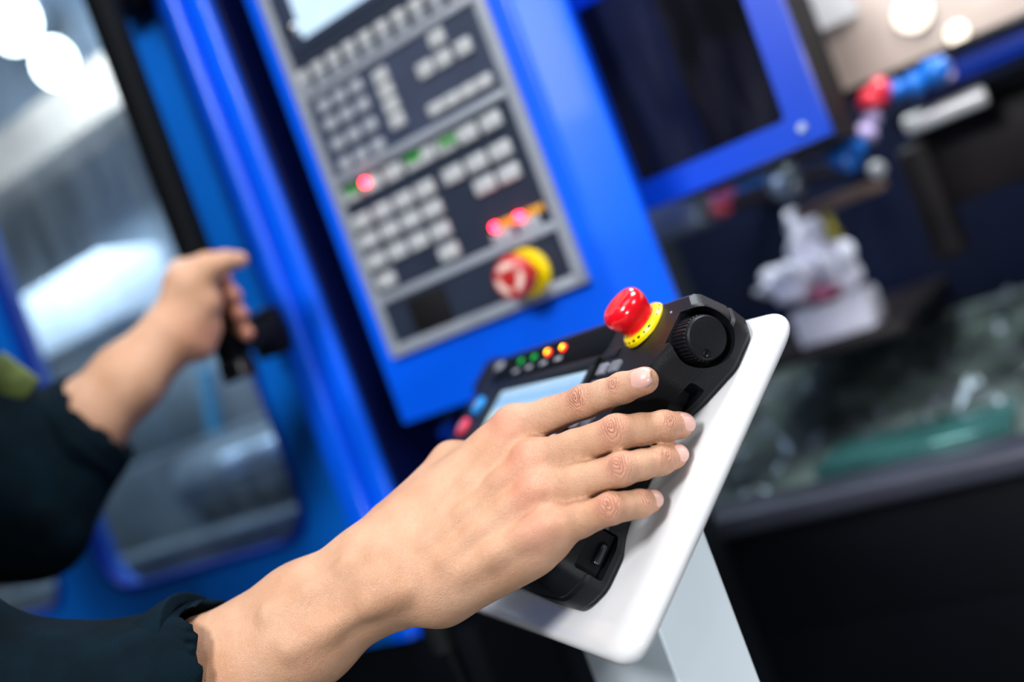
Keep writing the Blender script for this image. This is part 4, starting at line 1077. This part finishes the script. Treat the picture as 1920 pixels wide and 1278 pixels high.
# trousers and shoes, below the frame
def w2c(P): d = np.array(P) - np.array(EYE); return np.array([d @ CX, d @ CY, d @ AF])
hipw = cam2world([mid - UPc * .50])[0]; fw = np.array([.62, .78, 0]); sd_ = np.array([.78, -.62, 0])
for nm, m_, fn in (('trousers', 'jacket', 0), ('shoe', 'rubber', 1), ('shoe', 'rubber', 2)):
    gl_, gh_ = (-1.5, -.35, -.2), (.75, 1.6, 1.35)
    Fd = Field(gl_, gh_, .011)
    if fn == 0:
        Fd.cone(w2c(hipw - sd_ * .06), .135, w2c(hipw + sd_ * .06), .135, .03)
        for s_ in (-1, 1):
            hp_ = hipw + sd_ * .085 * s_ - np.array([0, 0, .05]); kn_w = hipw + sd_ * .12 * s_ + fw * .03; kn_w[2] = .50; an = hipw + sd_ * .14 * s_ - fw * .01; an[2] = .10
            Fd.cone(w2c(hp_), .098, w2c(kn_w), .070, .03); Fd.cone(w2c(kn_w), .070, w2c(an), .062, .02)
    else:
        s_ = -1 if fn == 1 else 1
        an = hipw + sd_ * .14 * s_ - fw * .01
        for a_, ra, b_, rb in ((-.03, .044, .10, .044), (.10, .044, .19, .034)):
            q0 = an + fw * a_; q0[2] = ra + .002; q1 = an + fw * b_; q1[2] = rb + .002; Fd.cone(w2c(q0), ra, w2c(q1), rb, .01)
    V, Q = Fd.mesh(); V = relax(V, Q, 1, .5); raw_mesh(nm, toloc(cam2world(V)), Q, m_, pr)
def cuff(p, ax_, r, L, lo, hi, seed, hh=.0015, k1=1.0):
    Fc = Field(lo, hi, hh)
    Fc.cone(p - ax_ * L, r, p, r * 1.04, .004)
    Fc.cone(p - ax_ * L * .55, r * 1.05, p - ax_ * .004, r * 1.07, .004)
    wrinkle(Fc, .0010, seed, 9, 40, 110)
    # flat ends, open bore
    X, Y, Z = np.meshgrid(*[(Fc.lo[i] + Fc.h * np.arange(Fc.n[i])).astype(np.float32) for i in range(3)], indexing='ij', sparse=True)
    t = (X - p[0]) * ax_[0] + (Y - p[1]) * ax_[1] + (Z - p[2]) * ax_[2]
    Fc.f = np.maximum(Fc.f, t - .001 - .0012 * np.sin(50 * X + 35 * Z)); Fc.f = np.maximum(Fc.f, -t - L)
    Fc.cone(p - ax_ * (L + .03), r * .90, p + ax_ * .05, r * .93, .001, sub=True)
    V, Q = Fc.mesh(); V = relax(V, Q, 2, .5); o = raw_mesh('rolled_cuff', toloc(cam2world(V)), Q, 'jacket', jk)
    return o
cuff(cR0, wr_ax, .0475, .045, cR0 - .12, cR0 + .09, 3)
cuff(sl_l0, wl_ax, .0525, .050, sl_l0 - .12, sl_l0 + .09, 9, .0022)
pp = cp(20, 712, .90)
bm = box(nb(), -.022, .022, -.016, .016, -.004, .004, .003, T=frame(cam2world([pp])[0], CX * .8 + CY * .6, CX * -.6 + CY * .8, AF)); link('arm_patch', bm, 'olive', pr)
